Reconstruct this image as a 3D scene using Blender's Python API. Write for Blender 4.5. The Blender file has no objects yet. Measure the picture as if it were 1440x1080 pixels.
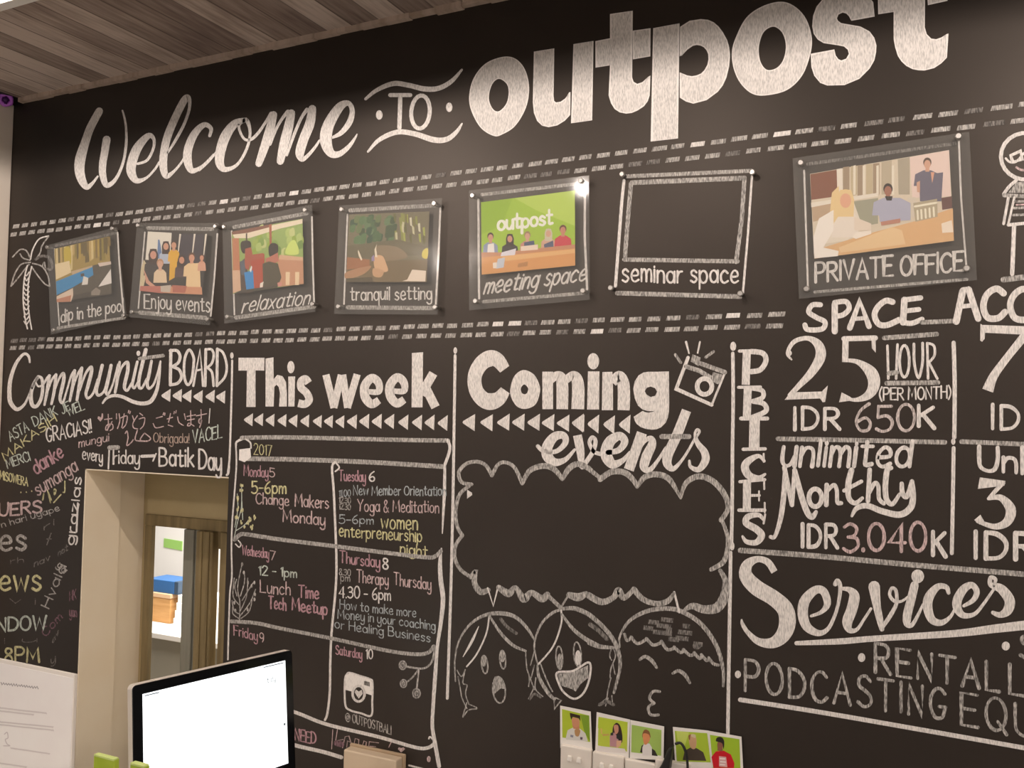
import bpy, bmesh, math, random
from mathutils import Vector
from mathutils.geometry import tessellate_polygon
S = bpy.context.scene
COL = S.collection
random.seed(7)

# ---------------------------------------------------------------- camera
F = 1250.0                                  # focal length in pixels of a 1440 wide frame
EYE = Vector((0.0, -2.4, 2.1))
XW = Vector((2560, 5, F)).normalized()      # world axes seen from the camera
ZW = Vector((.018, 1, -(.018*2560+5)/F)); ZW = (ZW-XW*ZW.dot(XW)).normalized()
YW = ZW.cross(XW)
cam = bpy.data.cameras.new('camera'); cam.sensor_width = 36; cam.lens = F/1440*36
cam.clip_start = .05
camo = bpy.data.objects.new('camera', cam); COL.objects.link(camo)
from mathutils import Matrix
M = Matrix((XW, YW, ZW)).to_4x4(); M.translation = EYE
camo.matrix_world = M
S.camera = camo
S.view_settings.view_transform = 'Standard'; S.view_settings.look = 'None'
S.view_settings.gamma = 1; S.view_settings.use_curve_mapping = False
S.view_settings.exposure = 0.0

# ---------------------------------------------------------------- world and lights
w = bpy.data.worlds.new('world'); S.world = w; w.use_nodes = True
bg = w.node_tree.nodes['Background']; bg.inputs[0].default_value = (1, .9, .82, 1); bg.inputs[1].default_value = .40

def lamp(name, kind, loc, power, col=(1, .87, .76), size=.06, rot=None, sx=None):
    l = bpy.data.lights.new(name, kind); l.energy = power; l.color = col
    if kind == 'AREA':
        l.shape = 'RECTANGLE'; l.size = sx or size; l.size_y = size
    else: l.shadow_soft_size = size
    o = bpy.data.objects.new(name, l); o.location = loc
    if rot: o.rotation_euler = rot
    COL.objects.link(o); return o
WARM = (1, .885, .80)
for x_, e_ in ((-3.3, 17), (-1.95, 23), (-.77, 15), (.4, 23), (1.7, 12)):      # downlights tucked behind the ceiling fascia
    lamp('wall_washer', 'POINT', (x_, -1.0, 3.180), e_, WARM, .004)
lamp('downlight_or_fill', 'POINT', (-3.05, -2.9, 3.16), 40, WARM, .05)  # unseen fill lamp added to brighten the left part of the room
lamp('downlight_or_fill', 'POINT', (1.5, -2.7, 3.16), 56, WARM, .05)
lamp('downlight_or_fill', 'POINT', (-1.51, -1.435, 3.18), 7, WARM, .03)                  # the lamp mirrored in the corner of the middle acrylic panel
lamp('office_light', 'AREA', (-3.6, 1.6, 2.7), 170, (1, .97, .93), 1.2, (0, 0, 0), 1.6)

# ---------------------------------------------------------------- helpers
def ray(x, y):
    d = Vector(((x-720)/F, (540-y)/F, -1))
    return Vector((XW.dot(d), YW.dot(d), ZW.dot(d)))
def at(x, y, Y=0.0):                        # photo point -> point of the vertical plane at depth Y
    d = ray(x, y); return EYE + d*((Y-EYE.y)/d.y)
def atz(x, y, z):
    d = ray(x, y); return EYE + d*((z-EYE.z)/d.z)

MATS = {}
def lin(c): return tuple((v/12.92 if v <= .04045 else ((v+.055)/1.055)**2.4) for v in c)
def rgb(h):
    h = h.lstrip('#'); return lin(tuple(int(h[i:i+2], 16)/255 for i in (0, 2, 4)))
def mat(name, col, rough=.6, metal=0, emit=0, spec=.5):
    if name in MATS: return MATS[name]
    m = bpy.data.materials.new(name); m.use_nodes = True
    b = m.node_tree.nodes['Principled BSDF']
    if isinstance(col, str): col = rgb(col)
    b.inputs['Base Color'].default_value = (*col, 1)
    b.inputs['Roughness'].default_value = rough; b.inputs['Metallic'].default_value = metal
    b.inputs['Specular IOR Level'].default_value = spec
    if emit:
        b.inputs['Emission Color'].default_value = (*col, 1); b.inputs['Emission Strength'].default_value = emit
    MATS[name] = m; return m
def noisy(name, c1, c2, scale=(1, 1, 1), nscale=5, rough=.6, spec=.5, lo=.35, hi=.65, detail=4, bump=0):
    if name in MATS: return MATS[name]
    m = mat(name, c1, rough, spec=spec); nt = m.node_tree; N = nt.nodes; L = nt.links
    g = N.new('ShaderNodeNewGeometry'); mp = N.new('ShaderNodeMapping'); mp.inputs['Scale'].default_value = scale
    n = N.new('ShaderNodeTexNoise'); n.inputs['Scale'].default_value = nscale; n.inputs['Detail'].default_value = detail
    r = N.new('ShaderNodeValToRGB'); r.color_ramp.elements[0].position = lo; r.color_ramp.elements[1].position = hi
    c1 = rgb(c1) if isinstance(c1, str) else c1; c2 = rgb(c2) if isinstance(c2, str) else c2
    r.color_ramp.elements[0].color = (*c1, 1); r.color_ramp.elements[1].color = (*c2, 1)
    L.new(g.outputs['Position'], mp.inputs[0]); L.new(mp.outputs[0], n.inputs['Vector'])
    L.new(n.outputs['Fac'], r.inputs[0]); L.new(r.outputs[0], N['Principled BSDF'].inputs['Base Color'])
    if bump:
        bp = N.new('ShaderNodeBump'); bp.inputs['Strength'].default_value = bump; bp.inputs['Distance'].default_value = .002
        L.new(n.outputs['Fac'], bp.inputs['Height']); L.new(bp.outputs[0], N['Principled BSDF'].inputs['Normal'])
    return m
BOARD_A, BOARD_B = (.0105, .0078, .0064), (.0155, .0118, .0096)
def chalkmat(name, col, lo, hi, gap=.3):
    # rubbed chalk: streaky vertical grain, thin where the black board shows through
    return noisy(name, tuple(c*gap for c in col), col, (400, 400, 85), 1, .95, .1, lo, hi, 3)
CW = chalkmat('chalk_white', (.86, .81, .77), .22, .60, .5)
CD = chalkmat('chalk_white_dense', (.92, .87, .83), .2, .45, .6)
CG = chalkmat('chalk_white_rubbed', (.66, .62, .58), .34, .68, .2)
CF = chalkmat('chalk_white_faint', (.30, .275, .255), .36, .66, .22)
CPK = chalkmat('chalk_pink', (.60, .36, .40), .3, .6, .35)
CPL = chalkmat('chalk_pale_pink', (.70, .53, .52), .3, .6, .35)
CPD = chalkmat('chalk_pink_faint', (.30, .18, .21), .34, .62, .25)
CY = chalkmat('chalk_yellow', (.76, .71, .40), .3, .6, .35)
CGR = chalkmat('chalk_pale_green', (.66, .72, .64), .3, .6, .35)
CBL = chalkmat('chalk_pale_blue', (.52, .56, .57), .3, .62, .3)
CBU = chalkmat('chalk_blush', (.72, .63, .60), .3, .6, .35)
COR = chalkmat('chalk_peach', (.55, .42, .35), .3, .6, .3)

ORG = {}
def org(o):
    return ORG.get(o.name, Vector((0, 0, 0))) if o else Vector((0, 0, 0))
def mk(name, vs, fs, mats, parent=None, mi=None, smooth=False, label=None):
    me = bpy.data.meshes.new(name); o0 = org(parent)
    me.from_pydata([Vector(v)-o0 for v in vs], [], fs)
    for m in (mats if isinstance(mats, (list, tuple)) else [mats]): me.materials.append(m)
    if mi: me.polygons.foreach_set('material_index', mi)
    if smooth: me.polygons.foreach_set('use_smooth', [True]*len(me.polygons))
    me.update()
    o = bpy.data.objects.new(name, me); COL.objects.link(o)
    if parent: o.parent = parent
    ORG[o.name] = Vector(o0)
    if label: o['label'] = label
    return o
def thing(name, label, cat, loc, group=None):
    o = bpy.data.objects.new(name, None); o.empty_display_size = .05; COL.objects.link(o); o.location = loc
    o['label'] = label; o['category'] = cat
    if group: o['group'] = group
    ORG[o.name] = Vector(loc); return o
def tag(o, label, cat, group=None):
    o['label'] = label; o['category'] = cat
    if group: o['group'] = group
    return o
def struct(o, label=None):
    o['kind'] = 'structure'
    if label: o['label'] = label
    return o
def prism(corners, d, bev=0, seg=2):
    """corners: loop of 3-D points, extruded by the vector d; edges bevelled"""
    bm = bmesh.new(); a = [bm.verts.new(Vector(c)) for c in corners]; b = [bm.verts.new(Vector(c)+Vector(d)) for c in corners]
    n = len(a); bm.faces.new(a); bm.faces.new(b[::-1])
    for i in range(n): bm.faces.new((a[i], b[i], b[(i+1) % n], a[(i+1) % n]))
    bmesh.ops.recalc_face_normals(bm, faces=bm.faces[:])
    if bev: bmesh.ops.bevel(bm, geom=bm.edges[:], offset=bev, segments=seg, affect='EDGES', profile=.5)
    bm.verts.index_update(); vs = [v.co.copy() for v in bm.verts]; fs = [[v.index for v in f.verts] for f in bm.faces]; bm.free()
    return vs, fs
def box(lo, hi, bev=0, seg=2):
    x0, y0, z0 = lo; x1, y1, z1 = hi
    return prism([(x0, y0, z0), (x1, y0, z0), (x1, y0, z1), (x0, y0, z1)], (0, y1-y0, 0), bev, seg)
def join(*ms):
    V, Fc = [], []
    for vs, fs in ms:
        k = len(V); V += list(vs); Fc += [[i+k for i in f] for f in fs]
    return V, Fc
def lathe(c, axis, prof, n=16):
    """prof: (r, h) pairs along the axis from c"""
    ax = Vector(axis).normalized(); u = ax.orthogonal().normalized(); v = ax.cross(u)
    vs, fs = [], []
    for r, h in prof:
        for i in range(n):
            t = 2*math.pi*i/n; vs.append(Vector(c)+ax*h+(u*math.cos(t)+v*math.sin(t))*r)
    for j in range(len(prof)-1):
        for i in range(n): fs.append((j*n+i, j*n+(i+1) % n, (j+1)*n+(i+1) % n, (j+1)*n+i))
    fs.append(list(range(n))[::-1]); fs.append([(len(prof)-1)*n+i for i in range(n)])
    return vs, fs
def tube(path, r, n=8):
    vs, fs = [], []
    for k, p in enumerate(path):
        p = Vector(p); t = (Vector(path[min(k+1, len(path)-1)])-Vector(path[max(k-1, 0)])).normalized()
        u = t.orthogonal().normalized() if abs(t.z) > .99 else t.cross(Vector((0, 0, 1))).normalized(); v = t.cross(u)
        for i in range(n):
            a = 2*math.pi*i/n; vs.append(p+(u*math.cos(a)+v*math.sin(a))*r)
    for k in range(len(path)-1):
        for i in range(n): fs.append((k*n+i, k*n+(i+1) % n, (k+1)*n+(i+1) % n, (k+1)*n+i))
    return vs, fs

# ---------------------------------------------------------------- single-stroke handwriting
GL = {}
def glyphs(txt):
    for ln in txt.strip().split('\n'):
        ch, adv, rest = ln.split(' ', 2)
        st = []
        for part in rest.split(';'):
            part = part.strip(); st.append((part[0], [tuple(float(v) for v in q.split(',')) for q in part[1:].split()]))
        GL[ch] = (float(adv), st)
glyphs('''
A .6 l0,0 .3,1 .6,0;l.12,.36 .48,.36
B .52 l0,0 0,1;c0,1 .32,.97 .44,.77 .34,.56 0,.53;c0,.53 .38,.5 .52,.27 .38,.04 0,0
C .56 c.55,.84 .4,.99 .2,.95 .03,.7 .02,.35 .15,.05 .38,0 .56,.16
D .55 l0,0 0,1;c0,1 .3,.96 .53,.7 .54,.35 .35,.06 0,0
E .48 l.48,1 0,1 0,0 .5,0;l0,.52 .4,.52
F .46 l.48,1 0,1 0,0;l0,.52 .4,.52
G .58 c.55,.84 .38,1 .18,.94 .03,.65 .04,.3 .2,.02 .45,.05 .55,.35;l.34,.4 .57,.4
H .52 l0,0 0,1;l.52,0 .52,1;l0,.52 .52,.52
I .04 l.02,0 .02,1
J .4 c.36,1 .36,.3 .3,.04 .1,0 0,.18
K .52 l0,0 0,1;l.5,1 0,.45;l.15,.58 .54,0
L .46 l0,1 0,0 .46,0
M .7 l0,0 .06,1 .34,.25 .62,1 .7,0
N .52 l0,0 0,1 .5,0 .5,1
O .6 o.3,.5 .3,.5
P .5 l0,0 0,1;c0,1 .36,.98 .5,.75 .36,.5 0,.47
Q .62 o.3,.5 .3,.5;l.35,.28 .62,-.08
R .52 l0,0 0,1;c0,1 .36,.98 .48,.76 .36,.54 0,.5;l.2,.5 .54,0
S .5 c.48,.84 .3,1 .08,.9 .07,.66 .27,.53 .48,.36 .48,.12 .25,0 .02,.13
T .56 l0,1 .56,1;l.28,1 .27,0
U .52 c0,1 0,.5 .04,.15 .25,0 .44,.1 .52,.5 .52,1
V .56 l0,1 .28,0 .56,1
W .78 l0,1 .18,0 .38,.85 .58,0 .78,1
X .5 l0,1 .5,0;l.5,1 0,0
Y .56 l0,1 .28,.5 .56,1;l.28,.5 .24,0
Z .5 l0,1 .5,1 0,0 .5,0
a .42 o.2,.3 .2,.3;l.42,.6 .42,0
b .42 l0,1 0,0;o.2,.3 .2,.3
c .4 c.38,.5 .2,.62 .02,.4 .04,.12 .2,0 .4,.1
d .42 o.2,.3 .2,.3;l.42,1 .42,0
e .4 c.03,.3 .36,.34 .34,.55 .18,.62 .02,.4 .04,.12 .2,0 .4,.1
f .32 c.36,.92 .22,1 .14,.85 .14,0;l0,.58 .32,.58
g .42 o.2,.3 .2,.3;c.42,.6 .42,-.1 .35,-.33 .15,-.35 .02,-.24
h .36 l0,1 0,0;c0,.35 .12,.58 .3,.56 .36,.35 .36,0
i .02 l.01,.6 .01,0;l.01,.8 .01,.87
j .1 c.1,.6 .1,-.15 0,-.33 -.12,-.3;l.1,.8 .1,.87
k .36 l0,1 0,0;l.34,.6 0,.25;l.1,.33 .38,0
l .02 l.01,1 .01,0
m .54 l0,.6 0,0;c0,.35 .1,.58 .22,.55 .27,.35 .27,0;c.27,.35 .38,.58 .5,.55 .54,.35 .54,0
n .36 l0,.6 0,0;c0,.35 .12,.58 .3,.56 .36,.35 .36,0
o .42 o.21,.3 .21,.3
p .42 l0,.6 0,-.36;o.21,.3 .2,.3
q .42 o.2,.3 .2,.3;l.42,.6 .42,-.36
r .26 l0,.6 0,0;c0,.32 .1,.54 .26,.58
s .34 c.33,.5 .18,.61 .05,.52 .07,.38 .24,.28 .34,.15 .2,0 .02,.08
t .32 c.14,.92 .14,.3 .16,.04 .34,.06;l0,.62 .32,.62
u .38 c0,.6 0,.2 .1,.02 .25,.05 .36,.3;l.38,.6 .38,0
v .36 l0,.6 .18,0 .36,.6
w .56 l0,.6 .14,0 .28,.5 .42,0 .56,.6
x .36 l0,.6 .36,0;l.36,.6 0,0
y .38 c0,.6 0,.2 .1,.02 .25,.05 .36,.3;c.38,.6 .38,-.1 .3,-.34 .1,-.36 0,-.25
z .36 l0,.6 .36,.6 0,0 .36,0
0 .5 o.25,.5 .25,.5
1 .16 l0,.8 .15,1 .15,0
2 .48 c.02,.8 .15,1 .4,.92 .42,.65 0,0;l0,0 .48,0
3 .46 c.03,.88 .22,1 .42,.85 .36,.6 .15,.53;c.15,.53 .42,.48 .46,.2 .22,0 0,.12
4 .5 l.38,0 .38,1 0,.32 .5,.32
5 .46 l.44,1 .06,1 .04,.55;c.04,.55 .3,.62 .46,.4 .4,.1 .18,0 0,.1
6 .46 c.4,1 .15,.75 .02,.35 .14,.02 .36,.02 .44,.27 .3,.48 .06,.34
7 .46 l0,1 .46,1 .14,0
8 .46 c.23,.54 .06,.72 .12,.96 .34,.96 .4,.74 .23,.54 .03,.28 .12,0 .36,.02 .43,.28 .23,.54
9 .44 o.21,.68 .2,.3;c.42,.7 .4,.3 .3,0
. .02 l.01,0 .01,.05
- .3 l0,.42 .3,.42
! .04 l.02,1 .02,.3;l.02,.03 .02,.08
' .04 l.04,1 0,.8
( .2 c.2,1.1 .02,.7 .02,.3 .2,-.1
) .2 c0,1.1 .18,.7 .18,.3 0,-.1
& .5 c.5,0 .08,.72 .2,1 .34,.8 .04,.35 .06,.05 .28,.0 .46,.35
@ .8 o.4,.45 .4,.5;o.38,.45 .16,.22;l.56,.7 .56,.25
''')

def nums(s):
    return [tuple(float(v) for v in q.split(',')) for q in s.split()]
def spline(P, closed=False, n=7):
    """Catmull-Rom through points of any dimension"""
    m = len(P)
    if m < 3 and not closed: return P
    out = []
    for i in range(m if closed else m-1):
        if closed: a, b, c, d = P[(i-1) % m], P[i], P[(i+1) % m], P[(i+2) % m]
        else: a, b, c, d = P[max(i-1, 0)], P[i], P[i+1], P[min(i+2, m-1)]
        for k in range(n):
            t = k/n
            out.append(tuple(.5*(2*q+(r-p)*t+(2*p-5*q+4*r-s)*t*t+(3*q-p-3*r+s)*t**3) for p, q, r, s in zip(a, b, c, d)))
    if not closed: out.append(tuple(P[-1]))
    return out

class Flat:
    """drawing of filled shapes and strokes on a vertical plane, traced in units of one photo crop"""
    def __init__(s, ox=0, oy=0, sc=1, off=.0006, step=4e-6):
        s.fr(ox, oy, sc); s.V, s.Fc, s.MI, s.mats = [], [], [], []; s.off = off; s.step = step; s.k = 0; s.m = 0
    def fr(s, ox, oy, sc): s.o = (ox, oy); s.sc = sc; return s
    def use(s, m):
        if m not in s.mats: s.mats.append(m)
        s.m = s.mats.index(m); return s
    def put(s, pts, faces):
        k = len(s.V); Y = -(s.off+s.k*s.step); s.k += 1
        for x, y in pts: s.V.append(at(s.o[0]+x/s.sc, s.o[1]+y/s.sc, Y))
        for f in faces: s.Fc.append([i+k for i in f]); s.MI.append(s.m)
    def stroke(s, P, w=None, closed=False, cap=True):
        P = [(p[0], p[1], (p[2] if len(p) > 2 else w)) for p in P]
        Q = [P[0]]
        for p in P[1:]:
            if math.hypot(p[0]-Q[-1][0], p[1]-Q[-1][1]) > .02*s.sc: Q.append(p)
        if len(Q) < 2: return
        n = len(Q); pts, fs = [], []
        for i, p in enumerate(Q):
            a, b = (Q[i-1], Q[(i+1) % n]) if closed else (Q[max(i-1, 0)], Q[min(i+1, n-1)])
            dx, dy = b[0]-a[0], b[1]-a[1]; l = math.hypot(dx, dy) or 1
            nx, ny = -dy/l, dx/l; h = p[2]/2
            if not closed and 0 < i < n-1 or closed:          # mitre
                ux, uy = p[0]-a[0], p[1]-a[1]; q = math.hypot(ux, uy) or 1
                c = abs((-uy/q)*nx+(ux/q)*ny); h = h/max(c, .6)
            pts += [(p[0]+nx*h, p[1]+ny*h), (p[0]-nx*h, p[1]-ny*h)]
        for i in range(n if closed else n-1):
            j = (i+1) % n; fs.append((2*i, 2*i+1, 2*j+1, 2*j))
        if cap and not closed:
            for e, (p, q) in ((0, (Q[0], Q[1])), (n-1, (Q[-1], Q[-2]))):
                a0 = math.atan2(p[1]-q[1], p[0]-q[0]); k = len(pts); m = 5
                for i in range(m+1):
                    t = a0-math.pi/2+math.pi*i/m; pts.append((p[0]+math.cos(t)*p[2]/2, p[1]+math.sin(t)*p[2]/2))
                fs.append(list(range(k, k+m+1)))
        s.put(pts, fs)
    def c(s, t, w=None, cap=True):
        P = [(p[0], p[1], p[2] if len(p) > 2 else w) for p in nums(t)]; s.stroke(spline(P), w, False, cap); return s
    def l(s, t, w=None, cap=True, wob=True):
        P = [(p[0], p[1], p[2] if len(p) > 2 else w) for p in nums(t)]; s.stroke(P, w, False, cap); return s
    def b(s, t, w=None): return s.l(t, w, False)
    def cc(s, t, w): s.stroke(spline([(p[0], p[1], w) for p in nums(t)], True), w, True); return s
    def ring(s, cx, cy, rx, ry, w, tilt=0): 
        ct, st = math.cos(tilt), math.sin(tilt)
        s.stroke([(cx+rx*math.cos(a)*ct-ry*math.sin(a)*st, cy+rx*math.cos(a)*st+ry*math.sin(a)*ct, w) for a in [2*math.pi*i/22 for i in range(22)]], w, True); return s
    def e(s, cx, cy, rx, ry=None):
        ry = ry or rx; s.put([(cx+rx*math.cos(2*math.pi*i/18), cy+ry*math.sin(2*math.pi*i/18)) for i in range(18)], [list(range(18))]); return s
    def f(s, t, curve=False, outline=None):
        loops = [nums(q) for q in t.split('|')]
        if curve: loops = [spline(q, True) for q in loops]
        tri = tessellate_polygon([[Vector((x, y, 0)) for x, y in q] for q in loops])
        s.put([p for q in loops for p in q], [list(q) for q in tri])
        if outline:
            m0 = s.m; s.use(outline[1])
            for q in loops: s.stroke([(x, y, outline[0]) for x, y in q]+([] if True else []), outline[0], True)
            s.m = m0
        return s
    def t(s, txt, p0, p1, h, w, slant=0, xh=1, rot=None, jit=.035, sp=.16, sc=None):
        """handwriting along the baseline p0..p1, capital height h"""
        dx, dy = p1[0]-p0[0], p1[1]-p0[1]; L = math.hypot(dx, dy); ux, uy = dx/L, dy/L
        vx, vy = (uy*0+0, -1) if rot is None else rot
        tot = 0; w = w*(.8 if h < 24 else .95)
        for ch in txt: tot += (.3 if ch == ' ' else GL[ch][0]+sp)
        tot -= sp; kx = L/tot; x = 0
        for ch in txt:
            if ch == ' ': x += .3; continue
            adv, st = GL[ch]; jy = random.uniform(-jit, jit); js = 1+random.uniform(-jit, jit)*1.5
            for md, P in st:
                if md == 'o':
                    (cx, cy), (rx, ry) = P
                    P = [(cx+rx*math.cos(2*math.pi*i/12), cy+ry*math.sin(2*math.pi*i/12)) for i in range(12)]
                R = []
                for px, py in P:
                    if ch.islower() and xh != 1: py = py*xh if 0 <= py <= .63 else (py if py < 0 else .6*xh+(py-.6)*(1-.6*xh)/.4)
                    py = py*js+jy
                    X = (x+px)*kx; R.append((p0[0]+ux*X+vx*py*h+slant*py*h, p0[1]+uy*X+vy*py*h, w*random.uniform(.85, 1.15)))
                if md == 'o': s.stroke(spline(R, True, 2), w, True)
                elif md == 'c': s.stroke(spline(R, False, 4), w)
                else: s.stroke(R, w)
            x += adv+sp
        return s
    def build(s, name, parent, label=None, mats=None):
        return mk(name, s.V, s.Fc, mats or s.mats, parent, s.MI, label=label)

# ---------------------------------------------------------------- the room
ZC = atz(45, 130, 3.41).z; ZC = 3.41
ZS = 3.20                                    # lower white ceiling in front of the timber recess
XC = at(33, 129).x                           # left end of the timber ceiling
XL, XR, DX0, DX1 = XC-1.6, 2.3, at(119, 690).x, at(321, 690).x
ZD = (at(122, 661).z+at(320, 669).z)/2
YF = -4.6
TH = .16
board = noisy('blackboard_paint', BOARD_A, BOARD_B, (1, 1, 1), 2.2, .5, .62, .3, .7, 6)
board.node_tree.nodes['Principled BSDF'].inputs['Specular Tint'].default_value = (1, .86, .76, 1)
cream = noisy('cream_paint', '#ecdcc2', '#f1e4ce', (1, 1, 1), 3, .7, .3)
wallV, wallF = join(
    box((XL, 0, 0), (DX0, TH, 3.6)), box((DX1, 0, 0), (XR, TH, 3.6)), box((DX0, 0, ZD), (DX1, TH, 3.6)))
wall = struct(mk('wall_back', wallV, wallF, board), 'black chalkboard wall covered in chalk lettering')

# painted lining of the doorway
jb = join(box((DX0-.0, -.0006, 0), (DX0+.006, TH+.004, ZD)), box((DX1-.002, .003, 0), (DX1, TH+.004, ZD)), box((DX0, -.0006, ZD-.004), (DX1, TH+.004, ZD)))
struct(mk('trim_1', *jb, cream), 'cream painted lining of the doorway')

# timber ceiling: boards run towards the wall
def plank_mat():
    m = mat('weathered_planks', (.3, .25, .22), .75); nt = m.node_tree; N = nt.nodes; L = nt.links
    def math_(op, a, b=None):
        n = N.new('ShaderNodeMath'); n.operation = op
        for i, v in ((0, a), (1, b)):
            if v is None: continue
            if isinstance(v, (int, float)): n.inputs[i].default_value = v
            else: L.new(v, n.inputs[i])
        return n.outputs[0]
    g = N.new('ShaderNodeNewGeometry'); sp = N.new('ShaderNodeSeparateXYZ'); L.new(g.outputs['Position'], sp.inputs[0])
    u = math_('DIVIDE', sp.outputs['X'], .105); idx = math_('FLOOR', u); fr = math_('FRACT', u)
    wn = N.new('ShaderNodeTexWhiteNoise'); wn.noise_dimensions = '1D'; L.new(idx, wn.inputs['W'])
    mp = N.new('ShaderNodeMapping'); mp.inputs['Scale'].default_value = (60, 5, 5); L.new(g.outputs['Position'], mp.inputs[0])
    n1 = N.new('ShaderNodeTexNoise'); n1.inputs['Scale'].default_value = 1; n1.inputs['Detail'].default_value = 5; L.new(mp.outputs[0], n1.inputs['Vector'])
    n2 = N.new('ShaderNodeTexNoise'); n2.inputs['Scale'].default_value = 3.5; L.new(g.outputs['Position'], n2.inputs['Vector'])
    s = math_('ADD', math_('MULTIPLY', wn.outputs['Value'], .5), math_('ADD', math_('MULTIPLY', n1.outputs['Fac'], .75), math_('MULTIPLY', n2.outputs['Fac'], .35)))
    r = N.new('ShaderNodeValToRGB'); e = r.color_ramp.elements
    e[0].position = .42; e[0].color = (*rgb('#7a6860'), 1); e[1].position = 1.15; e[1].color = (*rgb('#d0c0b4'), 1)
    k = e.new(.75); k.color = (*rgb('#a8968a'), 1)
    L.new(s, r.inputs[0])
    seam = math_('LESS_THAN', fr, .06)
    mx = N.new('ShaderNodeMix'); mx.data_type = 'RGBA'; mx.inputs[7].default_value = (*rgb('#5c4c44'), 1)
    L.new(math_('MULTIPLY', seam, .75), mx.inputs[0]); L.new(r.outputs[0], mx.inputs[6]); L.new(mx.outputs[2], N['Principled BSDF'].inputs['Base Color'])
    return m
PL = plank_mat()
YL = -.90                                    # where the timber recess stops
ZS = 3.23; ZF = 3.175
struct(mk('ceiling', *box((XC, YL, ZC), (XR, 0, ZC+.05)), PL), 'weathered grey brown plank ceiling')
white = noisy('white_paint', '#e8e3dc', '#efebe6', (1, 1, 1), 2, .7, .3)
struct(mk('trim_2', *join(box((XL-.2, YF, ZS), (XR, YL-.03, ZC+.05)), box((XL-.2, YL-.03, ZF), (XR, YL, ZC+.05))), white), 'lower white ceiling with its fascia')
# rough batten where the planks meet the wall
bv, bf = [], []
nb = 60
for i in range(nb):
    a, b_ = XC+(XR-XC)*i/nb, XC+(XR-XC)*(i+1)/nb; d = random.uniform(-.003, .003)
    q = box((a, -.022+d, ZC-.016+d), (b_, 0, ZC)); bv, bf = join((bv, bf), q)
struct(mk('trim_3', bv, bf, noisy('batten_wood', '#b09c8c', '#cbb8aa', (30, 4, 4), 1, .8, .2)), 'pale rough batten along the plank ceiling')
black = mat('black_paint', (.016, .015, .014), .6)
ZP = at(15, 149, 0).z
struct(mk('wall_left', *box((XL-.2, YL, ZP+.02), (XC, 0, ZC+.05)), black), 'black bulkhead at the left end of the ceiling')
greyp = noisy('greige_paint', '#ecdfd0', '#f2e7da', (1, 1, 1), 2, .7, .3)
xp = (at(18, 155).x+at(5, 560).x)/2
struct(mk('wall_nook', *box((xp-.5, -.1, 0), (xp, 0, ZP), .004), greyp), 'greige painted pier at the left end of the wall').name = 'trim_4'
struct(mk('floor', *box((XL-.6, YF, -.05), (XR, 4.2, 0)), noisy('floor_concrete', '#8b8378', '#9a9186', (1, 1, 1), 2, .5)), 'grey floor')

# room behind the doorway
Y2 = .30
olive = noisy('olive_paint', '#b3a27c', '#bfae88', (1, 1, 1), 2.5, .75, .3)
fx0, fx1 = at(206, 760, Y2).x, at(345, 760, Y2).x
fz = at(215, 725, Y2).z
gx0, gx1 = at(214, 800, Y2).x, at(262, 800, Y2).x
gz = at(238, 741, Y2).z
rv = join(box((DX0-.5, Y2, 0), (fx0, Y2+.012, 2.7)), box((fx0, Y2, fz), (fx1+.9, Y2+.012, 2.7)))
struct(mk('wall_rear', *rv, olive), 'olive cream partition behind the doorway')
struct(mk('trim_5', *box((DX0-.08, TH, 0), (DX0-.012, Y2, 2.7)), cream), 'cream return wall inside the doorway')
oldw = noisy('weathered_door_timber', '#75664a', '#94835f', (40, 40, 3), 1, .75, .3, .3, .7, 5)
greyw = noisy('grey_door_timber', '#77766c', '#8a887c', (40, 40, 3), 1, .7, .3, .3, .7, 5)
dr = thing('door_1', '', 'door', (gx0, Y2, 0)); dr['kind'] = 'structure'; dr['label'] = 'weathered timber door with a glazed opening seen through the doorway'
del dr['category']
lx1 = at(279, 800, Y2).x; wx1 = at(305, 800, Y2).x
mk('door_frame', *join(box((fx0, Y2-.012, gz), (fx1, Y2+.014, fz+.006), .004), box((fx0, Y2-.010, 0), (gx0, Y2+.012, gz), .003)), oldw, dr)
mk('door_leaf', *join(box((gx1, Y2-.02, 0), (lx1-.012, Y2+.02, gz), .004), box((lx1-.01, Y2-.012, 0), (lx1+.012, Y2+.02, gz), .003)), greyw, dr, label='grey edge of the open door leaf')
mk('door_leaf', *join(box((lx1+.012, Y2-.03, 0), (wx1, Y2+.01, gz), .006), box((lx1+.04, Y2-.036, 0), (lx1+.05, Y2-.03, gz), .001),
   box((wx1-.02, Y2-.036, 0), (wx1-.012, Y2-.03, gz), .001)), oldw, dr, label='brown timber door leaf')
gapz = at(308, 772, Y2).z; wx2 = at(313.5, 800, Y2).x
mk('door_jamb', *join(box((wx1, Y2, gapz), (wx2, Y2+.04, gz)), box((wx2, Y2-.02, 0), (fx1, Y2+.04, gz), .004)), oldw, dr)
Y3 = 2.9
struct(mk('wall_far', *box((XL-4.5, Y3, 0), (XR, Y3+.1, 3)), mat('far_white', '#efece8', .7)), 'white wall of the far office')
struct(mk('ceiling_office', *box((XL-4.5, Y2+.1, 2.75), (XR, Y3, 2.8)), white)).name = 'ceiling_far'
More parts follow.
